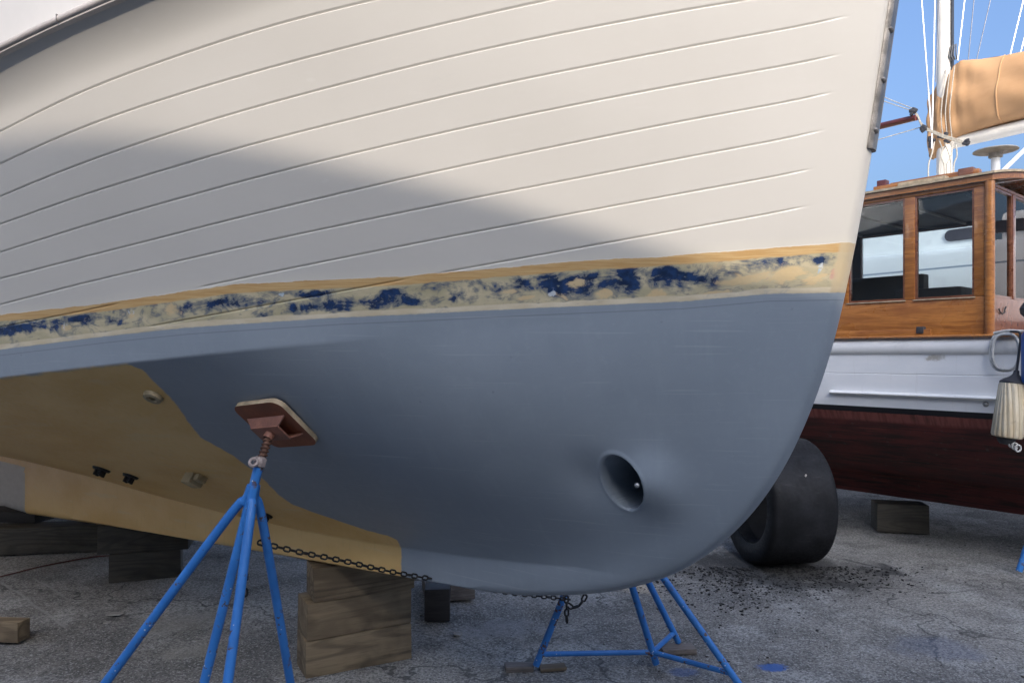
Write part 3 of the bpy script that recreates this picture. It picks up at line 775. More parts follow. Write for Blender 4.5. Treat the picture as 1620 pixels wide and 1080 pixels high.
timber((q.x - .35, 5.75), R(-8), .62, .2, .085, .201, M['timber_black'], 'flat black timber packing on top of the long dark timber', gk)
q = gnd(116, 868)
timber((q.x, q.y + .12), R(2), .14, .14, .25, 0, M['timber_black'], 'small square upright timber block at the end of the long dark timber', gk)
q = gnd(24, 1018)
timber((q.x - .36, q.y + .03), R(-4), .37, .09, .105, 0, M['timber'], 'short offcut of timber alone on the ground at the left edge', None, 'timber_offcut')
# shims under the far stand
g2 = 'flat wood shims under the stand feet'
q = gnd(800, 1063)
timber((q.x, q.y), R(5), .135, .07, .022, 0, M['timber_grey'], 'pale flat wood shim sticking out left of the far stand foot', g2, 'wood_shim', .002, 'shim')
q = gnd(856, 1063)
timber((q.x, q.y - .0), R(10), .125, .06, .014, 0, M['timber'], 'brown flat wood shim right of the far stand left foot', g2, 'wood_shim', .002, 'shim')
q = gnd(1050, 1036)
timber((q.x, q.y), R(4), .17, .09, .026, 0, M['timber_grey'], 'pale thick wood shim under the rear foot of the far stand', g2, 'wood_shim', .002, 'shim')
# a pale stone on the black block
bm = B(); bmesh.ops.create_icosphere(bm, subdivisions=3, radius=1)
for v in bm.verts: v.co = Vector((v.co.x * .045, v.co.y * .04, v.co.z * .018)) * (1 + .1 * math.sin(9 * v.co.x + 5 * v.co.y))
o = obj('stone', bm, M['stone']); o.location = at(659, 908, 4.33); o.location.z = .197; tag(o, 'pale flat stone lying on the short black timber block', 'stone')

# ------------------------------------------------------------------ tyre
tyz = 5.35; R_t = .445; w_t = .47
ctr = at(1228, 788, tyz); ctr.z = R_t
axis = Vector((-.99, -.12, 0)).normalized()
Mx = frame_from(axis, (0, 0, 1)).to_4x4()
root = empty('tyre', (ctr.x, ctr.y, 0)); tag(root, 'big smooth black tyre standing on edge behind the yacht stem', 'tyre')
off_ = Matrix.Translation(Vector((0, 0, R_t)))
bm = B()
prof = [(.30, w_t / 2 - .02), (.34, w_t / 2), (.41, w_t / 2 - .002), (.432, w_t / 2 - .012), (.442, w_t / 2 - .028), (R_t, w_t / 2 - .05), (R_t + .001, .05), (R_t + .001, -.05)]
prof += [(R_t, -w_t / 2 + .05), (.442, -w_t / 2 + .028), (.432, -w_t / 2 + .012), (.41, -w_t / 2 + .002), (.34, -w_t / 2), (.30, -w_t / 2 + .02), (.30, -w_t / 2 + .05), (.40, -.06), (.405, .06), (.30, w_t / 2 - .05)]
revolve(bm, prof, 72, off_ @ Mx, True)
obj('casing', bm, M['rubber'], root, True, 40)
bm = B(); revolve(bm, [(.285, .12), (.30, .125), (.30, w_t / 2 - .03), (.285, w_t / 2 - .03)], 60, off_ @ Mx, True)
obj('bead_ring', bm, M['rubber'], root, True, 40)
for a_, zz, sz in ((R(58), -.02, .02), (R(-8), -.05, .03)):
    # scuffed plugs of torn rubber on the tread: direction measured round the axis
    pv = off_ @ Mx @ Vector((R_t * math.cos(a_), R_t * math.sin(a_) * -1, zz))
    bm = B()
    box(bm, pv, (sz * .55, .008, sz), rz(.4) @ Matrix.Rotation(.6, 3, 'Y'), .002, .004)
    obj('torn_patch', bm, M['stone'], root, True)

# ------------------------------------------------------------------ wooden cruiser
VD = Vector((.642, -.766, 0)).normalized(); ANG2 = math.atan2(VD.y, VD.x)
O2 = Vector((3.27, 5.1, 0))
cru = empty('wooden_cruiser', O2, ANG2)
tag(cru, 'old wooden cruiser with varnished wheelhouse, white topsides and dull red bottom behind the yacht', 'boat')
M2 = Matrix.Translation(O2) @ Matrix.Rotation(ANG2, 4, 'Z'); M2i = M2.inverted()
def side2(px, py, Y=0.0):
    "(X, Z) on the cruiser plane Y=const"
    o = M2i @ Vector((0, 0, EYE)); d_ = (M2i.to_3x3() @ Vector(((px - CX) / F, 1, (HY - py) / F)))
    t = (Y - o.y) / d_.y; p_ = o + d_ * t; return p_.x, p_.z
YC = .88
def halfbeam(X): return .98 * np.clip(1 - np.clip((np.asarray(X, float) - .2) / 3.0, 0, 1) ** 2.2, .0, 1) * (1 - .18 * np.clip((-X - 2.0) / 2.5, 0, 1) ** 2)
Xs = np.linspace(-4.6, 3.15, 90)
secp = [(0.0, .27), (.05, .275), (.06, .40), (.10, .46), (.25, .50), (.45, .57), (.64, .68), (.79, .82), (.89, .96), (.945, 1.055), (.955, 1.075), (.965, 1.10), (.972, 1.15), (.98, 1.25), (.985, 1.335), (.9855, 1.347), (.9825, 1.350), (.9825, 1.354), (.9862, 1.357), (.99, 1.45), (.995, 1.61)]
def crus_pts(sg):
    hb_ = halfbeam(Xs); P = []
    for f, z in secp:
        zz = z + (.05 * np.clip(Xs, 0, 9) ** 1.6 if z > 1.3 else .0 * Xs)
        rise = np.clip((Xs - 1.9) / 1.25, 0, 1) ** 2 * (1.15 - z if z < 1.1 else 0)
        P.append(np.stack([Xs, YC + sg * np.maximum(hb_ * f, .03 if f > 0 else 0), zz + rise], -1))
    return np.array(P)
P1, P2 = crus_pts(-1), crus_pts(1)
def cruiser_paint():
    m = NT('cruiser_hull_paint'); x = m.xyz(); z = x[2]
    n = m.noise(3, m.co((1, 1, 3)), 6, .6); nf = m.noise(22, detail=5); st = m.noise(7, m.co((6, 1, .5)), 5)
    w = m.mix(m.ramp(n, .3, .7), (.76, .78, .80), (.82, .83, .84))
    w = m.mix(m.ramp(st, .6, .8, 0, .18), w, (.45, .42, .36))
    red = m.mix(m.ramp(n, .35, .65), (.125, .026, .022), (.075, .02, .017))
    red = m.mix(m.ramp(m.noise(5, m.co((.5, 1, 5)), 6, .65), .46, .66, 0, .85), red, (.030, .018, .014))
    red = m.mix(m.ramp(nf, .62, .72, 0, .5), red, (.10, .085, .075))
    red = m.mix(m.ramp(m.noise(4, m.co((.45, 1, 9), (3, 0, 1)), 6, .7), .54, .68, 0, .7), red, (.19, .05, .035))
    zz = m.math('ADD', z, m.math('MULTIPLY', m.math('SUBTRACT', nf, .5), .012))
    red = m.mix(m.math('MULTIPLY', m.ramp(zz, .97, 1.0), m.ramp(st, .35, .6, .35, .95)), red, (.24, .075, .06))
    c1_ = m.mix(m.ramp(zz, 1.052, 1.058), red, (.012, .012, .015))
    c2_ = m.mix(m.ramp(z, 1.098, 1.1005), c1_, w)
    sx0, sz0 = side2(1478, 563, -.12); du = m.math('DIVIDE', m.math('SUBTRACT', x[0], sx0), .10); dv_ = m.math('DIVIDE', m.math('SUBTRACT', z, sz0 - .012), .03)
    dd_ = m.math('ADD', m.math('SQRT', m.math('ADD', m.math('MULTIPLY', du, du), m.math('MULTIPLY', dv_, dv_))), m.math('MULTIPLY', m.math('SUBTRACT', nf, .5), 2.4))
    c2_ = m.mix(m.ramp(dd_, 1.0, .3, 0, .7), c2_, (.30, .26, .19))
    pl = m.math('ABSOLUTE', m.math('SUBTRACT', m.math('FRACT', m.math('DIVIDE', z, .125)), .5))
    seam = m.math('MULTIPLY', m.ramp(pl, .03, .012), m.ramp(z, 1.05, 1.04))
    c2_ = m.mix(m.math('MULTIPLY', seam, .6), c2_, (.012, .009, .008))
    return m.fin(c2_, m.ramp(z, 1.04, 1.12, .75, .35), 0, m.math('SUBTRACT', m.math('MULTIPLY', nf, .3), seam), .3, .006)
bm = B()
for P, sg in ((P1, 0), (P2, 1)):
    vs = [[bm.verts.new(p_) for p_ in row] for row in P]
    for i in range(len(vs) - 1):
        for k in range(len(vs[0]) - 1): bm.faces.new((vs[i][k], vs[i][k + 1], vs[i + 1][k + 1], vs[i + 1][k]))
    if sg == 0: e0 = [r_[0] for r_ in vs]
    else: bm.faces.new(e0 + [r_[0] for r_ in reversed(vs)])
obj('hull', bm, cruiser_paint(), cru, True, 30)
def side_strip(name, z0, z1, out, mat, X0=-4.5, X1=2.9, rnd=True, sheer=True, ends=False):
    xs = np.linspace(X0, X1, 60); bm = B()
    for sg in (-1, 1):
        rows = []
        zc, hh = (z0 + z1) / 2, (z1 - z0) / 2
        sec_ = [(-.02, -hh)] + [(out * math.cos(t), hh * math.sin(t)) for t in np.linspace(-1.45, 1.45, 7)] + [(-.02, hh)]
        for o_, u in sec_:
            sh = .05 * np.clip(xs, 0, 9) ** 1.6 if sheer else 0 * xs
            tap = np.clip((xs - X0) / .02, .15, 1) if ends else 1
            rows.append([bm.verts.new((xs[k], YC + sg * (halfbeam(xs[k]) * .9865 + o_ * (tap[k] if ends else 1)), zc + u + sh[k])) for k in range(len(xs))])
        for i in range(len(rows)):
            j = (i + 1) % len(rows)
            for k in range(len(xs) - 1): bm.faces.new((rows[i][k], rows[i][k + 1], rows[j][k + 1], rows[j][k]))
        bm.faces.new([r_[0] for r_ in rows]); bm.faces.new([r_[-1] for r_ in rows])
    return obj(name, bm, mat, cru, True, 40)
side_strip('sheer_strake', 1.495, 1.608, .032, M['white'])
xl, zl = side2(1313, 618, -.1)
side_strip('rub_rail', 1.185, 1.215, .026, M['white'], xl, 2.6, True, False)
side_strip('cap_rail', 1.611, 1.637, .05, M['varnish'])
# stain below the strake and bolt
for px, py in ((1559, 639),):
    x_, z_ = side2(px, py, -.08)
    bm = B(); revolve(bm, [(0, .012), (.008, .01), (.018, .004), (.02, 0), (.02, -.01)], 16, Matrix.Translation(Vector((x_, YC - float(halfbeam(x_)) * .972, z_))) @ Matrix.Rotation(R(90), 4, 'X'))
    obj('skin_fitting', bm, M['galv'], cru)
# deck
bm = B(); hb_ = halfbeam(Xs) * .985; sh = .05 * np.clip(Xs, 0, 9) ** 1.6
va = [bm.verts.new((Xs[i], YC - hb_[i], 1.60 + sh[i])) for i in range(90)]; vb = [bm.verts.new((Xs[i], YC + hb_[i], 1.60 + sh[i])) for i in range(90)]
for i in range(89): bm.faces.new((va[i], va[i + 1], vb[i + 1], vb[i]))
obj('deck', bm, M['varnish_dark_shaded'], cru, False)
# coaming rail with a pale top edge along the side deck, forward end square
bm = B(); box(bm, (-1.15, -.03, 1.655), (1.62, .035, .05), None, .004); obj('toe_rail', bm, M['varnish'], cru)
bm = B(); x_, z_ = side2(1457, 518, -.03); box(bm, (x_, -.03, 1.675), (.05, .05, .05), None, .005); obj('chock', bm, M['fendercap'], cru)
# wheelhouse
W_ = 1.40; YN = .055; zd, ze = 1.615, 2.70; XR = 0.0; XL = -2.3
def wx(px): return side2(px, 400, YN)[0]
x1a, x1b, x2a, x2b = wx(1342), wx(1431), wx(1447), wx(1541)
zb_ = side2(1480, 472, YN)[1]; zt_ = side2(1480, 306, YN)[1]
print('win', x1a, x1b, x2a, x2b, zb_, zt_)
wh = []
th = .045
bm = B()
def slab(bm, xa, xb, za, zb2, y=YN, t=th, bev=.003): box(bm, ((xa + xb) / 2, y + t / 2, (za + zb2) / 2), (xb - xa, t, zb2 - za), None, bev)
wall = None
wins = [(XL + .08, x1a - .75), (x1a - .69, x1a - .055), (x1a, x1b), (x2a, x2b)]
wins[1] = (x1a - .62, x1a - .06)
slab(bm, XL, XR, zd, zb_ - .002); slab(bm, XL, XR, zt_ + .002, ze)
edges = [XL] + [v for w in wins for v in w] + [XR]
for k in range(0, len(edges), 2): slab(bm, edges[k], edges[k + 1], zb_, zt_)
side = obj('side_wall', bm, M['varnish'], cru, True, 30)
def window(par, xa, xb, za, zb2, y, t=th, axis='x', X=0):
    bm = B(); g = .014
    for (a_, b2, c2, d2) in ((xa, xb, za, za + g), (xa, xb, zb2 - g, zb2), (xa, xa + g, za + g, zb2 - g), (xb - g, xb, za + g, zb2 - g)):
        if axis == 'x': box(bm, ((a_ + b2) / 2, y + t * .5, (c2 + d2) / 2), (b2 - a_, t * .7, d2 - c2))
        else: box(bm, (X + t * .5, (a_ + b2) / 2, (c2 + d2) / 2), (t * .7, b2 - a_, d2 - c2))
    f = obj('window_frame', bm, M['varnish_dark_shaded'], par, False)
    bm = B()
    if axis == 'x': box(bm, ((xa + xb) / 2, y + t * .5, (za + zb2) / 2), (xb - xa - 2 * g, .004, zb2 - za - 2 * g))
    else: box(bm, (X + t * .5, (xa + xb) / 2, (za + zb2) / 2), (.004, xb - xa - 2 * g, zb2 - za - 2 * g))
    obj('pane', bm, M['glass'], f, False)
for (a_, b2) in wins: window(side, a_, b2, zb_, zt_, YN)
# pale drip beads under the two forward panes
for (a_, b2) in wins[2:]:
    bm = B(); box(bm, ((a_ + b2) / 2, YN - .006, zb_ - .006), (b2 - a_ + .02, .012, .008), None, .002); obj('sill_bead', bm, M['plyedge'], side)
# corner post, front wall
bm = B(); y0, y1 = YN + th, YN + W_ - th
zf0, zf1 = zb_ + .0, zt_ + .005
fw = [(YN + .075, YN + .50), (YN + .56, YN + .90), (YN + .96, YN + W_ - .08)]
def slabf(bm, ya, yb, za, zb2, X=-th + .002, t=th): box(bm, (X + t / 2, (ya + yb) / 2, (za + zb2) / 2), (t, yb - ya, zb2 - za), None, .003)
slabf(bm, y0 + .001, y1, zd, zf0 - .002); slabf(bm, y0 + .001, y1, zf1 + .002, ze)
ed = [y0 + .001] + [v for w in fw for v in w] + [y1]
for k in range(0, len(ed), 2): slabf(bm, ed[k], ed[k + 1], zf0, zf1)
front = obj('front_wall', bm, M['varnish_dark_shaded'], cru, True, 30)  # darker than the side wall: its shade is put into the colour
for (a_, b2) in fw: window(front, a_, b2, zf0, zf1, 0, th, 'y', -th + .002)
bm = B(); tube(bm, [(.003, YN + .003, zd), (.003, YN + .003, ze)], .032, 14); obj('corner_post', bm, M['varnish'], cru)
bm = B()
pts = [(.012, YN + .28 + dx, 1.79 + dz) for dx, dz in ((-.12, .03), (-.10, .012), (-.06, .0), (-.03, .0), (0, .012), (.01, .035), (.03, .05))]
tube(bm, catmull(pts, 5), .005, 8); obj('hook', bm, M['chain'], front)
# far and after walls with lower openings
bm = B(); yF = YN + W_ - th; zo0, zo1 = 2.02, 2.63
ow = [(-2.2, -1.62), (-1.52, -1.1), (-1.03, -.5), (-.43, -.06)]
slab(bm, XL, XR - th, zd, zo0 - .002, yF); slab(bm, XL, XR - th, zo1 + .002, ze, yF)
ed = [XL] + [v for w in ow for v in w] + [XR - th]
for k in range(0, len(ed), 2): slab(bm, ed[k], ed[k + 1], zo0, zo1, yF)
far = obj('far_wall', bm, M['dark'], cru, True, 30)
for (a_, b2) in ow: window(far, a_, b2, zo0, zo1, yF)
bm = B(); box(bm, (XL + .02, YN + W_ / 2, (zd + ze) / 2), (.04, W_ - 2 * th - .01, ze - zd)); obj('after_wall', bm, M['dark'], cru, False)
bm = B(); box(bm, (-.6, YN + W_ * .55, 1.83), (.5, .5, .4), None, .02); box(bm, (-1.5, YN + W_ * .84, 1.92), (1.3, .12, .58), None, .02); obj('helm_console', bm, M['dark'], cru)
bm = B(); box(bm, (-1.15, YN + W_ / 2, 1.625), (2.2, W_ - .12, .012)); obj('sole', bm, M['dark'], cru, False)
# roof: crowned slab with a moulded edge and a curved brow forward
def roof_grid(ov, zt, th_, crown, name, mat, xf):
    nx, ny = 30, 26; bm = B(); g = []
    for sh_ in (0, 1):
        rows = []
        for i in range(nx):
            row = []
            for j in range(ny):
                v = -1 + 2 * j / (ny - 1); t = i / (nx - 1)
                xfr = xf + .10 * (1 - v * v); X = (XL - .1) + (xfr - XL + .1) * t
                Y = YN + W_ / 2 + v * (W_ / 2 + ov)
                row.append(bm.verts.new((X, Y, zt + crown * (1 - v * v) - (0 if sh_ == 0 else th_))))
            rows.append(row)
        g.append(rows)
    for sh_ in (0, 1):
        for i in range(nx - 1):
            for j in range(ny - 1): bm.faces.new((g[sh_][i][j], g[sh_][i + 1][j], g[sh_][i + 1][j + 1], g[sh_][i][j + 1]))
    bd = [(i, 0) for i in range(nx)] + [(nx - 1, j) for j in range(1, ny)] + [(i, ny - 1) for i in range(nx - 2, -1, -1)] + [(0, j) for j in range(ny - 2, 0, -1)]
    for k in range(len(bd)):
        a_, b2 = bd[k], bd[(k + 1) % len(bd)]
        bm.faces.new((g[0][a_[0]][a_[1]], g[0][b2[0]][b2[1]], g[1][b2[0]][b2[1]], g[1][a_[0]][a_[1]]))
    return obj(name, bm, mat, cru, True, 40)
roof_grid(.028, ze + .042, .040, .07, 'roof', M['varnish'], .03)
roof_grid(.045, ze + .060, .017, .07, 'roof_edge_bead', M['plyedge'], .045)
for k in range(5):
    bm = B(); pts = [(XL + .35 + k * .45, YN + W_ / 2 + v * (W_ / 2 - .06), ze - .062) for v in np.linspace(-1, 1, 13)]
    tube(bm, pts, .012, 8)
    obj('roof_beam', bm, M['rope'], cru)
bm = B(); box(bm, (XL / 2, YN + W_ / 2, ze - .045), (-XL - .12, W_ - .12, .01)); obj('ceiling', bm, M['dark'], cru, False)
# boards and slats lying on the roof
def roofbox(px, py, L_, h_, y, mat, name, tilt=0):
    x_, z_ = side2(px, py, y); bm = B(); zt = ze + .062 + .07 * (1 - ((y - YN - W_ / 2) / (W_ / 2)) ** 2)
    box(bm, (x_, y, zt + h_ / 2), (L_, .07, h_), Matrix.Rotation(tilt, 3, 'Y'), .006); return obj(name, bm, mat, cru)
roofbox(1478, 270, .62, .045, .26, M['varnish'], 'hand_rail', 0)
roofbox(1530, 268, .10, .062, .25, M['varnish_dark_shaded'], 'hand_rail_end')
roofbox(1460, 275, .34, .030, .20, M['plyedge'], 'roof_slat')
roofbox(1405, 285, .20, .035, .22, M['varnish'], 'hand_rail_end')
roofbox(1397, 272, .07, .085, .3, M['spar'], 'cleat')
# white pedestal with a flat cap on the roof, and a stay rod
p0 = M2i @ at(1575, 262, 5.75); p1 = M2i @ at(1575, 240, 5.75)
bm = B(); tube(bm, [(p0.x, p0.y, ze + .05), (p1.x, p1.y, p1.z)], .031, 16); ped = obj('vent_pedestal', bm, M['white'], cru)
bm = B(); revolve(bm, [(0, .03), (.05, .028), (.15, .012), (.155, .004), (.06, 0), (.048, -.012), (.048, -.045), (.03, -.05)], 24, Matrix.Translation(p1)); obj('vent_cap', bm, M['stone'], ped)
# brown boom, its mast stands hidden aft
bt = M2i @ at(1450, 186, 6.1); dirb = (M2i @ at(1388, 201, 6.42)) - bt
bend_ = bt + dirb * 5.2
bm = B(); tube(bm, [bt, bt + dirb * 2.5, bend_], [.026, .032, .036], 14); boom = obj('boom', bm, M['spar'], cru)
bm = B(); tube(bm, [(bend_.x - .04, bend_.y, 1.62), (bend_.x - .04, bend_.y, bend_.z + 2.4)], [.06, .045], 14); obj('mast', bm, M['spar'], cru)
bm = B()
for (a_, b2) in (((1386, 149), (1444, 172)), ((1386, 156), (1444, 176)), ((1386, 222), (1462, 200))):
    tube(bm, [M2i @ at(*a_, 6.3), M2i @ at(*b2, 6.12)], .0035, 6)
tk = [at(1444, 174, 6.1), at(1452, 184, 6.1), at(1457, 196, 6.1), at(1465, 204, 6.1), at(1490, 215, 6.2), at(1530, 227, 6.3)]
for d_ in (0, 3, -3):
    tube(bm, [M2i @ (p_ + Vector((0, 0, d_ * .0035))) for p_ in tk], .0045, 6)
obj('sheet', bm, M['rope'], cru)
for (px, py) in ((1446, 175), (1461, 202), (1529, 226)):
    bm = B(); c_ = M2i @ at(px, py, 6.1); box(bm, c_, (.05, .03, .045), Matrix.Rotation(.6, 3, 'Y'), .012)
    for k in range(3): box(bm, c_ + Vector((random.uniform(-.03, .03), -.01, random.uniform(-.03, .03))), (.022, .022, .03), Matrix.Rotation(k, 3, 'Y'), .006)
    obj('tackle_block', bm, M['fendercap'], cru)
# grounded support
q = gnd(1393, 843)
timber((q.x, q.y + .05), R(-12), .40, .22, .235, 0, M['timber_dark'], 'dark timber block under the keel of the wooden cruiser', None)
q = M2 @ Vector((-2.6, YC - .2, 0)); timber((q.x, q.y), R(-30), .5, .25, .26, 0, M['timber_dark'], 'dark timber block under the after keel of the wooden cruiser', None)
q = M2 @ Vector((.9, YC - .3, 0)); timber((q.x, q.y), R(-20), .5, .25, .265, 0, M['timber_dark'], 'dark timber block under the fore keel of the wooden cruiser', None)

# coiled hose, fenders hanging over the cruiser side
bm = B()
x_, z_ = side2(1588, 525, -.16)
for k, (dx, sc_) in enumerate(((0, 1.0), (.012, .93))):
    loop = []
    for t in np.linspace(0, 2 * math.pi, 40)[:-1]:
        loop.append((x_ + dx + .082 * sc_ * (abs(math.cos(t)) ** .7) * np.sign(math.cos(t)), -.15 - .012 * k, 1.515 + .125 * sc_ * (abs(math.sin(t)) ** .8) * np.sign(math.sin(t))))
    tube(bm, loop, .0085, 8, closed=True)
tube(bm, catmull([(x_ - .06, -.155, 1.64), (x_ + .02, -.15, 1.655), (x_ + .1, -.12, 1.65), (x_ + .25, -.08, 1.65)], 8), .0085, 8)
bm.transform(M2)
hose = obj('hose', bm, M['rope_white']); tag(hose, 'coiled grey-white hose hanging over the white sheer of the wooden cruiser', 'hose')
bm = B(); tube(bm, [(x_ + .012, -.155, 1.64), (x_ + .016, -.158, 1.57), (x_ + .008, -.156, 1.52)], .010, 8); bm.transform(M2)
fz = 4.72; ft_, fb = at(1608, 588, fz), at(1591, 700, fz)
bm.free()
fax = (ft_ - fb).normalized(); Lf = (ft_ - fb).length
froot = empty('fender', fb); tag(froot, 'stained cream ribbed fender with a dark top hanging from the wooden cruiser', 'fender')
Mx = frame_from(fax, (1, 0, 0)).to_4x4(); rf = .088
bm = B(); revolve(bm, [(0, .03), (.05, .03), (rf * .93, .036), (rf, .05), (rf * 1.0, Lf * .5), (rf * .97, Lf * .80), (rf * .93, Lf * .835)], 40, Mx)
obj('body', bm, M['fender'], froot, True, 40)
bm = B(); revolve(bm, [(rf * .95, Lf * .826), (rf * .95, Lf * .85), (rf * .72, Lf * .89), (rf * .35, Lf * .93), (.018, Lf * .97), (.015, Lf * 1.02), (0, Lf * 1.02)], 32, Mx)
obj('end_cap', bm, M['fendercap'], froot, True, 40)
bm = B(); revolve(bm, [(0, -.012), (.03, -.01), (.045, .005), (.055, .029), (0, .0295)], 24, Mx); obj('base_cap', bm, M['fendercap'], froot)
bm = B(); cc = Mx @ Vector((.028, -.03, .0))
for k in range(3): tube(bm, [cc + Vector((.018 * math.cos(t) + .012 * k - .01, -.012 * k, .02 * math.sin(t) - .012 * k)) for t in np.linspace(0, 6.28, 13)[:-1]], .006, 6, closed=True)
obj('knot', bm, M['rope_white'], froot)
bm = B(); tp = Mx @ Vector((0, 0, Lf)); up_ = at(1614, 528, fz + .02) - fb
tube(bm, catmull([tp, tp.lerp(up_, .5) + Vector((.004, 0, 0)), up_, up_ + Vector((.02, .12, .02))], 8), .008, 8); obj('lanyard', bm, M['fendercap'], froot)
# second fender, blue with a black head, at the frame's right edge
f2 = at(1637, 600, 4.62); root = empty('fender', f2); tag(root, 'blue fender with a black head at the right edge, against the wooden cruiser rail', 'fender')
bm = B(); revolve(bm, [(0, -.05), (.04, -.045), (.066, -.02), (.072, .02), (.072, .27), (.06, .30), (.04, .31)], 28); obj('body', bm, M['bluefab'], root)
bm = B(); revolve(bm, [(.04, .305), (.046, .36), (.05, .385), (.075, .41), (.08, .445), (.06, .48), (.02, .49), (0, .49)], 28); obj('end_cap', bm, M['fendercap'], root)

# ------------------------------------------------------------------ white sloop behind
mz = 9.2; mb = at(1494, 560, mz)
SD = Vector((.55, -.835, 0)).normalized(); ANG3 = math.atan2(SD.y, SD.x)
slo = empty('sailing_sloop', (mb.x, mb.y, 0), ANG3)
tag(slo, 'white sailing sloop with cream mast and tan sail cover standing behind the wooden cruiser', 'boat')
M3 = Matrix.Translation(Vector((mb.x, mb.y, 0))) @ Matrix.Rotation(ANG3, 4, 'Z'); M3i = M3.inverted()
Xq = np.linspace(-5.2, 4.4, 70)
def hb3(X): return 1.45 * (1 - np.clip((-np.asarray(X, float) - .2) / 5.0, 0, 1) ** 2.0) * (1 - .3 * np.clip((np.asarray(X, float) - .5) / 4, 0, 1) ** 2)
bm = B(); sec3 = [(0, 1.0), (.35, 1.08), (.65, 1.28), (.85, 1.55), (.93, 1.75), (.96, 1.9), (1.0, 2.55), (.985, 2.60), (.96, 2.61)]
for sg in (-1, 1):
    vs = [[bm.verts.new((Xq[k], sg * max(float(hb3(Xq[k])) * f, .01), z + .012 * (Xq[k] - 1) ** 2 * (1 if z > 2 else .3))) for k in range(70)] for f, z in sec3]
    for i in range(len(vs) - 1):
        for k in range(69): bm.faces.new((vs[i][k], vs[i][k + 1], vs[i + 1][k + 1], vs[i + 1][k]))
    if sg < 0: e0 = [r_[-1] for r_ in vs]; t0 = vs[-1]
    else:
        bm.faces.new(e0 + [r_[-1] for r_ in reversed(vs)])
        for k in range(69): bm.faces.new((t0[k], t0[k + 1], vs[-1][k + 1], vs[-1][k]))
def sloop_paint():
    m = NT('sloop_hull_paint'); z = m.xyz()[2]; n = m.noise(2, detail=4)
    w = m.mix(n, (.76, .77, .78), (.84, .84, .84))
    c_ = m.mix(m.ramp(z, 1.80, 1.805), (.03, .05, .12), w)
    c_ = m.mix(m.math('MULTIPLY', m.ramp(z, 2.40, 2.403), m.ramp(z, 2.423, 2.42)), c_, (.28, .33, .40))
    return m.fin(c_, .35)
obj('hull', bm, sloop_paint(), slo, True, 40)
bm = B(); vs = box(bm, (.4, 0, 2.78), (4.6, 1.7, .42), None, .08, 0, 3)
obj('cabin_trunk', bm, M['white'], slo)
for k in range(4):
    bm = B(); ov = [(.20 * (1 if math.cos(a_) > 0 else -1) + .07 * math.cos(a_), .065 * math.sin(a_)) for a_ in np.linspace(.01, 6.29, 29)[:-1]]
    va_ = [bm.verts.new((-1.25 + k * 1.95 + x_, -.868, 2.83 + z_)) for x_, z_ in ov]; vb_ = [bm.verts.new((-1.25 + k * 1.95 + x_, -.83, 2.83 + z_)) for x_, z_ in ov]
    bm.faces.new(va_); bm.faces.new(vb_)
    for q_ in range(28): bm.faces.new((va_[q_], va_[(q_ + 1) % 28], vb_[(q_ + 1) % 28], vb_[q_]))
    obj('portlight', bm, M['darkglass'], slo, False)
bm = B(); vs = box(bm, (.0, 0, 1.0 - .45), (2.6, .22, .92), None, .05); obj('keel', bm, simple('dull_keel_paint', (.05, .05, .06), .7), slo)
bm = B(); tube(bm, [(0, 0, 2.3), (0, 0, 14.5)], [.088, .08], 20); mast = obj('mast', bm, M['alu'], slo)
bm = B(); box(bm, (.088, .0, 8.9), (.03, .05, 9.2)); obj('sail_track', bm, M['track'], mast)
# boom and stowed sail under its cover
g0 = M3i @ at(1507, 226, mz - .05); g1 = g0 + (M3i @ at(1620, 200, mz * .925) - g0) * 3.6; 
bd = (g1 - g0)
bm = B(); tube(bm, [g0, g1], .075, 16); boom3 = obj('boom', bm, M['alu'], slo)
tops = [(-.28, .60, -.10, .06), (-.26, .66, -.14, .11), (-.20, .72, -.14, .165), (-.12, .78, -.12, .19), (-.04, .88, -.07, .20), (.03, .96, -.0, .20), (.12, .98, .04, .205), (.3, .93, .06, .22), (.6, .88, .08, .235), (1.0, .84, .09, .235), (1.8, .78, .09, .22), (2.6, .70, .09, .20), (3.4, .60, .09, .16)]
bm = B(); rings = []; nn = 56; bdn = bd.normalized()
for i in range(60):
    t = (i / 59) ** 1.6 * 3.4 - .28
    tt = [q_[0] for q_ in tops]; ht = np.interp(t, tt, [q_[1] for q_ in tops]); lo_ = np.interp(t, tt, [q_[2] for q_ in tops]); wd = np.interp(t, tt, [q_[3] for q_ in tops])
    c_ = g0 + bdn * t; ring = []
    for k in range(nn):
        a_ = 2 * math.pi * k / nn; ca_, sa_ = math.cos(a_), math.sin(a_)
        zz = lo_ + (ht - lo_) * (.5 + .5 * sa_); ww = wd * (abs(ca_) ** .75) * np.sign(ca_) * (1.15 - .75 * (.5 + .5 * sa_) ** 1.3)
        fold = .022 * math.exp(-max(t, 0) / .16) * math.sin(46 * t + 2.5 * sa_) + .008 * math.exp(-max(t, 0) / .9) * math.sin(9 * (t * 1.4 - sa_)) + .012 * math.sin(5 * (.5 + .5 * sa_) * 3 + 4 * t)* math.exp(-max(t, 0) / 1.2) + .006 * math.sin(13 * t + 6 * sa_)
        sag = .02 * math.exp(-((t - .75) / .05) ** 2) * .3
        ring.append(bm.verts.new(c_ + Vector((0, ww + fold * (1 if ca_ > 0 else -1), zz + .25 * fold))))
    rings.append(ring)
for i in range(59):
    for k in range(nn): bm.faces.new((rings[i][k], rings[i][(k + 1) % nn], rings[i + 1][(k + 1) % nn], rings[i + 1][k]))
bm.faces.new(rings[0]); bm.faces.new(rings[-1])
cov = obj('sail_cover', bm, M['canvas'], slo, True, 60)
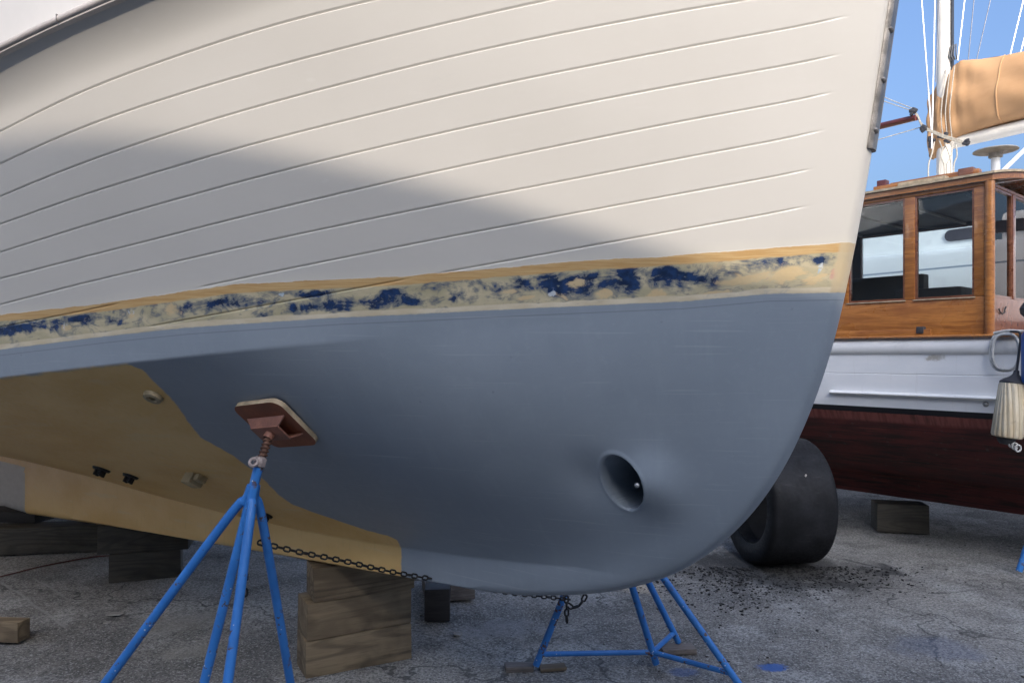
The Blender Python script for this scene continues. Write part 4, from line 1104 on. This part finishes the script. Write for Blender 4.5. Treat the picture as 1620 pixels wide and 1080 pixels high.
for tq in (.62, 1.55):
    i_ = int(((tq + .28) / 3.4) ** (1 / 1.6) * 59); bm = B(); tube(bm, [v_ for v_ in [cov.data.vertices[i_ * nn + k].co.copy() for k in range(nn)]], .009, 5, closed=True); obj('seam', bm, M['canvas'], cov)
bm = B()
for k, dy in enumerate((-.02, .02, .05)):
    pts = [g0 + Vector((-.1 + .03 * k, -.21 - .02 * k, z_)) for z_ in (.0, .3, .6, .75)]
    pts = [g0 + bdn * (-.02 + .05 * k) + Vector((0, -w2 - .015, z_)) for z_, w2 in ((.02, .17), (.3, .22), (.6, .17), (.9, .10))]
    tube(bm, catmull(pts, 5), .006, 6)
obj('cover_lacing', bm, M['rope'], cov)
def wires(name, L, mat, r):
    for (x0, y0, x1_, y1_, z) in L:
        a_ = M3i @ at(x0, y0, z); b2 = M3i @ at(x1_, y1_, z); d_ = (a_ - b2)
        bm = B(); tube(bm, [b2, b2 + d_ * 4.5], r, 6); obj(name, bm, mat, slo)
wires('shroud', [(1458, 0, 1474, 215, 9.0), (1479, 0, 1474, 235, 8.9), (1526, 0, 1515, 96, 9.1), (1619, 0, 1596, 95, 8.7), (1636, 0, 1612, 93, 8.6)], M['wire'], .0085)
wires('halyard', [(1541, 0, 1531, 104, 9.0), (1567, 0, 1543, 104, 9.0), (1486, 0, 1480, 130, 9.05)], M['darkwire'], .006)
bm = B(); tube(bm, [M3i @ at(1556, 300, 8.1), M3i @ at(1591, 266, 8.0), M3i @ at(1632, 226, 7.8), M3i @ at(1700, 160, 7.5)], .022, 10); obj('stay_rod', bm, M['white'], slo)
bm = B()
for (pa, pb, pc_) in (((1478, 225), (1474, 245), (1469, 262)), ((1486, 222), (1491, 240), (1486, 262)), ((1494, 225), (1502, 246), (1504, 262)), ((1507, 226), (1505, 245), (1498, 262)), ((1512, 228), (1514, 246), (1509, 262)), ((1498, 226), (1489, 246), (1494, 263))):
    tube(bm, catmull([M3i @ at(*pa, 8.95), M3i @ at(*pb, 8.93), M3i @ at(*pc_, 8.95), M3i @ at(pc_[0], 300, 8.95)], 5), .0085, 6)
obj('hanging_line', bm, M['rope'], mast)
bm = B(); c_ = M3i @ at(1494, 222, 8.95)
for k in range(7):
    bm = B(); box(bm, c_ + Vector((random.uniform(-.16, .14), -.05, random.uniform(-.04, .05))), (.07, .05, .035), Matrix.Rotation(random.random() * 3, 3, 'Y'), .01)
    obj('mast_fitting', bm, M['fendercap'], mast)
bm = B(); c_ = M3i @ at(1509, 92, 9.1)
for k in range(4): tube(bm, [c_ + Vector((.02 * k - .02, -.03, .15)), c_ + Vector((.03 * k - .04, -.05, .02)), c_ + Vector((.02 * k - .01, -.03, -.04))], .008, 6)
obj('halyard_shackle', bm, M['track'], mast)

# distant red and white boat seen past the keel at the left
q = gnd(4, 792); root = empty('workboat', (q.x - .8, q.y + 1, 0), R(8)); tag(root, 'low red and white workboat far off beyond the yacht keel at the left edge', 'boat')
xs = np.linspace(-2.2, 2.2, 24)
def loft(rowdef, mat, name):
    bm = B()
    for sg in (-1, 1):
        vs = [[bm.verts.new((x_, sg * w * (1 - max(0, x_ / 2.2) ** 3 * .97), z)) for x_ in xs] for w, z in rowdef]
        for i in range(len(vs) - 1):
            for k in range(len(xs) - 1): bm.faces.new((vs[i][k], vs[i][k + 1], vs[i + 1][k + 1], vs[i + 1][k]))
    return obj(name, bm, mat, root, True, 40)
loft([(.02, .05), (.5, .1), (.75, .28), (.8, .42)], M['white'], 'hull')
loft([(.815, .42), (.84, .46), (.84, .60), (.78, .62), (.0, .62)], M['red'], 'gunwale')
bm = B(); box(bm, (-.5, 0, .95), (1.5, 1.0, .65), None, .06); obj('cuddy', bm, M['fendercap'], root)

# ------------------------------------------------------------------ ground
def ground_mat():
    m = NT('yard_hardstanding'); co = m.tc.outputs['Object']; x = m.xyz()
    big = m.noise(.55, None, 6, .6, .6); mid = m.noise(3.2, None, 7, .65, .4); fine = m.noise(60, None, 6, .7); vf = m.noise(210, None, 3, .7)
    agg = m.vor(150, None, 'F1', 'Color'); sep = m.N('ShaderNodeSeparateColor'); m.t.links.new(agg, sep.inputs[0])
    col = m.mix(m.ramp(big, .4, .6), (.18, .172, .157), (.37, .352, .315))
    col = m.mix(m.ramp(mid, .42, .70, 0, .75), col, (.115, .11, .10))
    col = m.mix(m.ramp(m.noise(1.3, m.co((1, 1, 1), (7, 3, 0)), 7, .65), .50, .62, 0, .7), col, (.45, .445, .42))
    col = m.mix(m.ramp(fine, .44, .6, 0, .7), col, (.045, .046, .048))
    col = m.mix(m.ramp(sep.outputs[0], .76, .93, 0, .55), col, (.52, .515, .49))
    col = m.mix(m.ramp(sep.outputs[1], .75, .95, 0, .5), col, (.035, .037, .04))
    ck = m.N('ShaderNodeTexVoronoi', feature='DISTANCE_TO_EDGE'); ck.inputs['Scale'].default_value = .75
    dv = m.N('ShaderNodeVectorMath', operation='ADD'); m.t.links.new(co, dv.inputs[0]); nc = m.N('ShaderNodeTexNoise'); nc.inputs['Scale'].default_value = 2.2; nc.inputs['Detail'].default_value = 6; m.t.links.new(co, nc.inputs['Vector']); m.t.links.new(nc.outputs['Color'], dv.inputs[1]); m.t.links.new(dv.outputs[0], ck.inputs['Vector'])
    col = m.mix(m.math('MULTIPLY', m.ramp(ck.outputs['Distance'], .012, .003), m.ramp(big, .42, .52, 0, .75)), col, (.035, .035, .034))
    # pale scraped lines and cracks
    def line(p0, p1, w, c, amt):
        nonlocal col
        d_ = (p1 - p0); L_ = d_.length; ux, uy = d_.x / L_, d_.y / L_
        rx = m.math('SUBTRACT', x[0], p0.x); ry = m.math('SUBTRACT', x[1], p0.y)
        al = m.math('ADD', m.math('MULTIPLY', rx, ux), m.math('MULTIPLY', ry, uy))
        pe = m.math('ABSOLUTE', m.math('ADD', m.math('ADD', m.math('MULTIPLY', rx, -uy), m.math('MULTIPLY', ry, ux)), m.math('MULTIPLY', m.math('SUBTRACT', mid, .5), .05)))
        f = m.math('MULTIPLY', m.ramp(pe, w, w * .4), m.math('MULTIPLY', m.ramp(al, 0, .06), m.ramp(al, L_, L_ - .1)))
        f = m.math('MULTIPLY', f, m.ramp(fine, .3, .6, .3 * amt, amt)); col = m.mix(f, col, c)
    line(gnd(0, 917), gnd(110, 992), .012, (.3, .3, .28), .8)
    line(gnd(52, 912), gnd(116, 950), .010, (.3, .3, .28), .7)
    line(gnd(82, 980), gnd(165, 975), .012, (.3, .3, .28), .6)
    line(gnd(1330, 880), gnd(1430, 905), .03, (.03, .03, .03), .8)
    line(gnd(1120, 955), gnd(1200, 940), .02, (.05, .05, .05), .6)
    line(gnd(700, 1000), gnd(790, 1040), .015, (.05, .05, .05), .5)
    def spot(p, rx_, ry_, c, amt):
        nonlocal col
        a_ = m.math('DIVIDE', m.math('SUBTRACT', x[0], p.x), rx_); b2 = m.math('DIVIDE', m.math('SUBTRACT', x[1], p.y), ry_)
        dd_ = m.math('SQRT', m.math('ADD', m.math('MULTIPLY', a_, a_), m.math('MULTIPLY', b2, b2)))
        dd_ = m.math('ADD', dd_, m.math('MULTIPLY', m.math('SUBTRACT', mid, .5), 2.2)); dd_ = m.math('ADD', dd_, m.math('MULTIPLY', m.math('SUBTRACT', fine, .5), 1.3))
        col = m.mix(m.ramp(dd_, 1.0, .5, 0, amt), col, c)
    spot(gnd(1224, 1054), .075, .05, (.03, .11, .36), .9)
    spot(gnd(1470, 1020), .30, .20, (.08, .11, .19), .35)
    spot(gnd(1080, 1060), .09, .05, (.06, .12, .3), .5)
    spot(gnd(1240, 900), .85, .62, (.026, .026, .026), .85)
    spot(gnd(300, 985), .30, .25, (.24, .23, .20), .5)
    spot(gnd(300, 1030), .26, .12, (.26, .25, .21), .45)
    spot(gnd(790, 990), .3, .2, (.21, .215, .225), .5)
    h = m.math('ADD', m.math('MULTIPLY', fine, .6), m.math('ADD', m.math('MULTIPLY', mid, 1.2), m.math('MULTIPLY', sep.outputs[0], .35)))
    return m.fin(col, m.ramp(mid, .3, .7, .68, .88), 0, h, .75, .012)
bm = B(); nx_ = 60
xs = np.r_[-400, -120, -40, np.linspace(-12, 14, 66), 40, 120, 400]; ys = np.r_[-400, -100, -30, np.linspace(-8, 16, 62), 40, 120, 400]
vv = [[bm.verts.new((x_, y_, (.006 * math.sin(x_ * 1.7 + y_) + .005 * math.sin(y_ * 2.3 - x_ * .8)) - .006 if abs(x_) < 14 and abs(y_) < 16 else -.006)) for x_ in xs] for y_ in ys]
for i in range(len(ys) - 1):
    for k in range(len(xs) - 1): bm.faces.new((vv[i][k], vv[i][k + 1], vv[i + 1][k + 1], vv[i + 1][k]))
g = obj('ground', bm, ground_mat()); tag(g, kind='structure')

def scatter(name, n, mat, place, smin, smax, flat=.6):
    bm = B()
    for _ in range(n):
        x_, y_ = place(); s = smin * (smax / smin) ** (random.random() ** 2.2)
        r_ = bmesh.ops.create_icosphere(bm, subdivisions=1, radius=1)
        a_ = random.random() * 6.28; sx, sy, sz = s * random.uniform(.7, 1.4), s * random.uniform(.6, 1), s * flat * random.uniform(.5, 1)
        for v in r_['verts']:
            q_ = v.co * random.uniform(.75, 1.1); p_ = Vector((q_.x * sx, q_.y * sy, q_.z * sz)); v.co = Vector((x_ + p_.x * math.cos(a_) - p_.y * math.sin(a_), y_ + p_.x * math.sin(a_) + p_.y * math.cos(a_), p_.z + sz * .3))
    return tag(obj(name, bm, mat, None, False), kind='stuff')
scatter('gravel', 2600, simple('loose_gravel', (.22, .215, .20), .9, 40, .5), lambda: (lambda z: (random.uniform(-.72, .72) * z, z))(random.uniform(3.2, 7.5)), .0025, .010)
def near_tyre():
    t = random.gauss(0, 1); p_ = gnd(1235 + random.gauss(0, 105), 896 + abs(random.gauss(0, 24)) ** 1.08); return p_.x, p_.y
scatter('rubber_debris', 4200, simple('dark_crumbs', (.022, .022, .022), .9, 40, .4), near_tyre, .0018, .014, .5)
def wide(): 
    p_ = gnd(random.uniform(700, 1620), random.uniform(870, 1075)); return p_.x, p_.y
scatter('litter_crumbs', 160, simple('dark_litter', (.04, .035, .028), .9, 40, .4), wide, .004, .012, .4)
# paint flakes
for (px, py, L_, w2, lab) in ((181, 972, .10, .035, 'pale flat flake of paint on the ground between the offcut and the near stand'), (169, 986, .045, .02, 'small pale paint chip in front of the larger flake on the ground'), (725, 1003, .06, .03, 'round pale paint flake on the ground right of the front timber stack')):
    p_ = gnd(px, py); bm = B()
    pts = [(L_ * .5 * math.cos(t) * random.uniform(.7, 1.1), w2 * .5 * math.sin(t) * random.uniform(.7, 1.1) * 2) for t in np.linspace(0, 6.28, 11)[:-1]]
    lo = [bm.verts.new((x_, y_, .004)) for x_, y_ in pts]; hi = [bm.verts.new((x_, y_, .008)) for x_, y_ in pts]; bm.faces.new(lo); bm.faces.new(hi)
    for k in range(10): bm.faces.new((lo[k], lo[(k + 1) % 10], hi[(k + 1) % 10], hi[k]))
    o = obj('paint_flake', bm, M['stone'], None, False); o.location = (p_.x, p_.y, 0); tag(o, lab, 'flake')
bm = B(); q0 = gnd(0, 913); pts = [gnd(*p_) + Vector((0, 0, .006)) - Vector((q0.x, q0.y, 0)) for p_ in ((-60, 925), (0, 913), (60, 898), (110, 888), (155, 881), (230, 876))]
tube(bm, catmull(pts, 8), .005, 8); o = obj('cord', bm, M['cord']); o.location = (q0.x, q0.y, 0); tag(o, 'thin dull red cord lying on the ground beside the dark timbers', 'cord')

# ------------------------------------------------------------------ unseen shed and hall added behind the camera to shade the yard
SUN_EL, SUN_AZ = R(32), R(8)          # azimuth: to the right of straight behind the camera
Ls = Vector((math.sin(SUN_AZ) * math.cos(SUN_EL), -math.cos(SUN_AZ) * math.cos(SUN_EL), math.sin(SUN_EL)))
YS = -5.0
def corr():
    m = NT('added_corrugated_wall'); x = m.xyz(); w = m.math('SINE', m.math('MULTIPLY', x[0], 40.0)); n = m.noise(1.5, m.co((2, 2, .4)), 5)
    return m.fin(m.mix(m.ramp(n, .3, .7), (.33, .35, .36), (.42, .43, .43)), .6, 0, w, .5, .02)
M['corr'] = corr()
def shade_pt(px, py):
    s, h, b = hit(px, py); p_ = toW((s, -b, h)); t = (YS - p_.y) / Ls.y; r_ = p_ + Ls * t; return r_.x, r_.z
sp = [shade_pt(*p_) for p_ in ((2, 215), (540, 300), (1050, 388), (1240, 462))]
print('SHADE', sp)
slope = (sp[2][1] - sp[0][1]) / (sp[2][0] - sp[0][0])
ridge = (sp[0][0] - 2.2, sp[0][1] - 2.2 * slope); eave = (2.45, sp[2][1] + (2.45 - sp[2][0]) * slope * 1.05)
le = (ridge[0] - 2.6, ridge[1] + 2.6 * slope)
root = empty('shadow_shed', (ridge[0], YS, 0)); tag(root, 'grey gabled shed behind the camera, added unseen to shade the hull', 'shed')
def prism(poly, y0_, y1_, mat, name, ox, parent):
    bm = B(); a_ = [bm.verts.new((x_ - ox, y0_, z_)) for x_, z_ in poly]; b2 = [bm.verts.new((x_ - ox, y1_, z_)) for x_, z_ in poly]
    bm.faces.new(a_); bm.faces.new(b2)
    for k in range(len(poly)): bm.faces.new((a_[k], a_[(k + 1) % len(poly)], b2[(k + 1) % len(poly)], b2[k]))
    return obj(name, bm, mat, parent, False)
prism([(le[0] + .2, 0), (eave[0] - .0, 0), (eave[0] - .0, eave[1] - .12), (ridge[0], ridge[1] - .12), (le[0] + .2, le[1] - .12)], -11.5, -.15, M['corr'], 'wall', ridge[0], root)
prism([(le[0], le[1] - .1), (ridge[0], ridge[1] - .1), (eave[0], eave[1] - .1), (eave[0], eave[1]), (ridge[0], ridge[1]), (le[0], le[1])], -11.7, 0, M['galv'], 'roof', ridge[0], root)
bm = B(); box(bm, (0, -.13, 2.6), (4.6, .06, 5.2), None, .01); obj('door', bm, M['concrete'], root)
root = empty('shadow_hall', (4.36, YS, 0)); tag(root, 'tall flat-roofed hall behind the camera, added unseen to shade the wooden cruiser', 'building')
tw = (YS - 6.2) / Ls.y; HT = 2.93 + Ls.z * tw; print('HT', HT)
bm = B(); box(bm, (0, -1.5, HT / 2), (3.3, 3, HT)); obj('wall', bm, M['corr'], root, False)
bm = B(); box(bm, (0, -1.5, HT + .06), (3.34, 3.04, .12), None, .01); obj('roof', bm, M['galv'], root, False)
for k in range(1):
    bm = B(); box(bm, (0, .04, 2.2), (2.2, .07, 4.4), None, .01); obj('door', bm, M['concrete'], root)

# low added buildings close the horizon; the near ones cut its light
for (x_, y_, lx, ly, hz, lab) in ((14, 42, 70, 8, 4.2, 'very long low grey workshop far beyond the boats, added hidden behind them to close the horizon'), (-13.5, -6.5, 16, 5, 4.2, 'long low grey workshop left of the gabled shed, added unseen to cut horizon light'), (13.5, -6.0, 14, 5, 3.8, 'long low grey workshop right of the tall hall, added unseen to cut horizon light'), (-17, 6, 5, 18, 4.5, 'long low grey workshop along the left side of the yard, added unseen to cut horizon light')):
    root = empty('blocker', (x_, y_, 0)); tag(root, lab, 'building')
    bm = B(); box(bm, (0, 0, hz / 2), (lx, ly, hz)); obj('wall', bm, M['corr'], root, False)
    bm = B(); box(bm, (0, 0, hz + .06), (lx + .3, ly + .3, .12), None, .01); obj('roof', bm, M['galv'], root, False)
    bm = B(); box(bm, (lx * .2, ly / 2 + .02, 1.6), (2.4, .06, 3.2), None, .01); obj('door', bm, M['concrete'], root)

# ------------------------------------------------------------------ light
wd = bpy.data.worlds.new('World'); scn.world = wd; wd.use_nodes = True
nt = wd.node_tree; bg = nt.nodes['Background']; sky = nt.nodes.new('ShaderNodeTexSky'); sky.sky_type = 'NISHITA'; sky.sun_disc = False
sky.sun_elevation = SUN_EL; sky.sun_rotation = math.atan2(Ls.x, Ls.y); sky.air_density = 1.0; sky.dust_density = 9.2; sky.ozone_density = 6.5
nt.links.new(sky.outputs[0], bg.inputs[0]); bg.inputs[1].default_value = .15
sl = bpy.data.lights.new('sun', 'SUN'); so = bpy.data.objects.new('sun', sl); COL.objects.link(so)
sl.energy = 2.0; sl.angle = R(.45); sl.color = (.65, .58, .50)
so.rotation_euler = (-Ls).to_track_quat('-Z', 'Y').to_euler(); so.location = (0, -5, 15)
scn.view_settings.view_transform = 'Standard'; scn.view_settings.look = 'None'; scn.view_settings.gamma = 1
scn.view_settings.exposure = 1.27
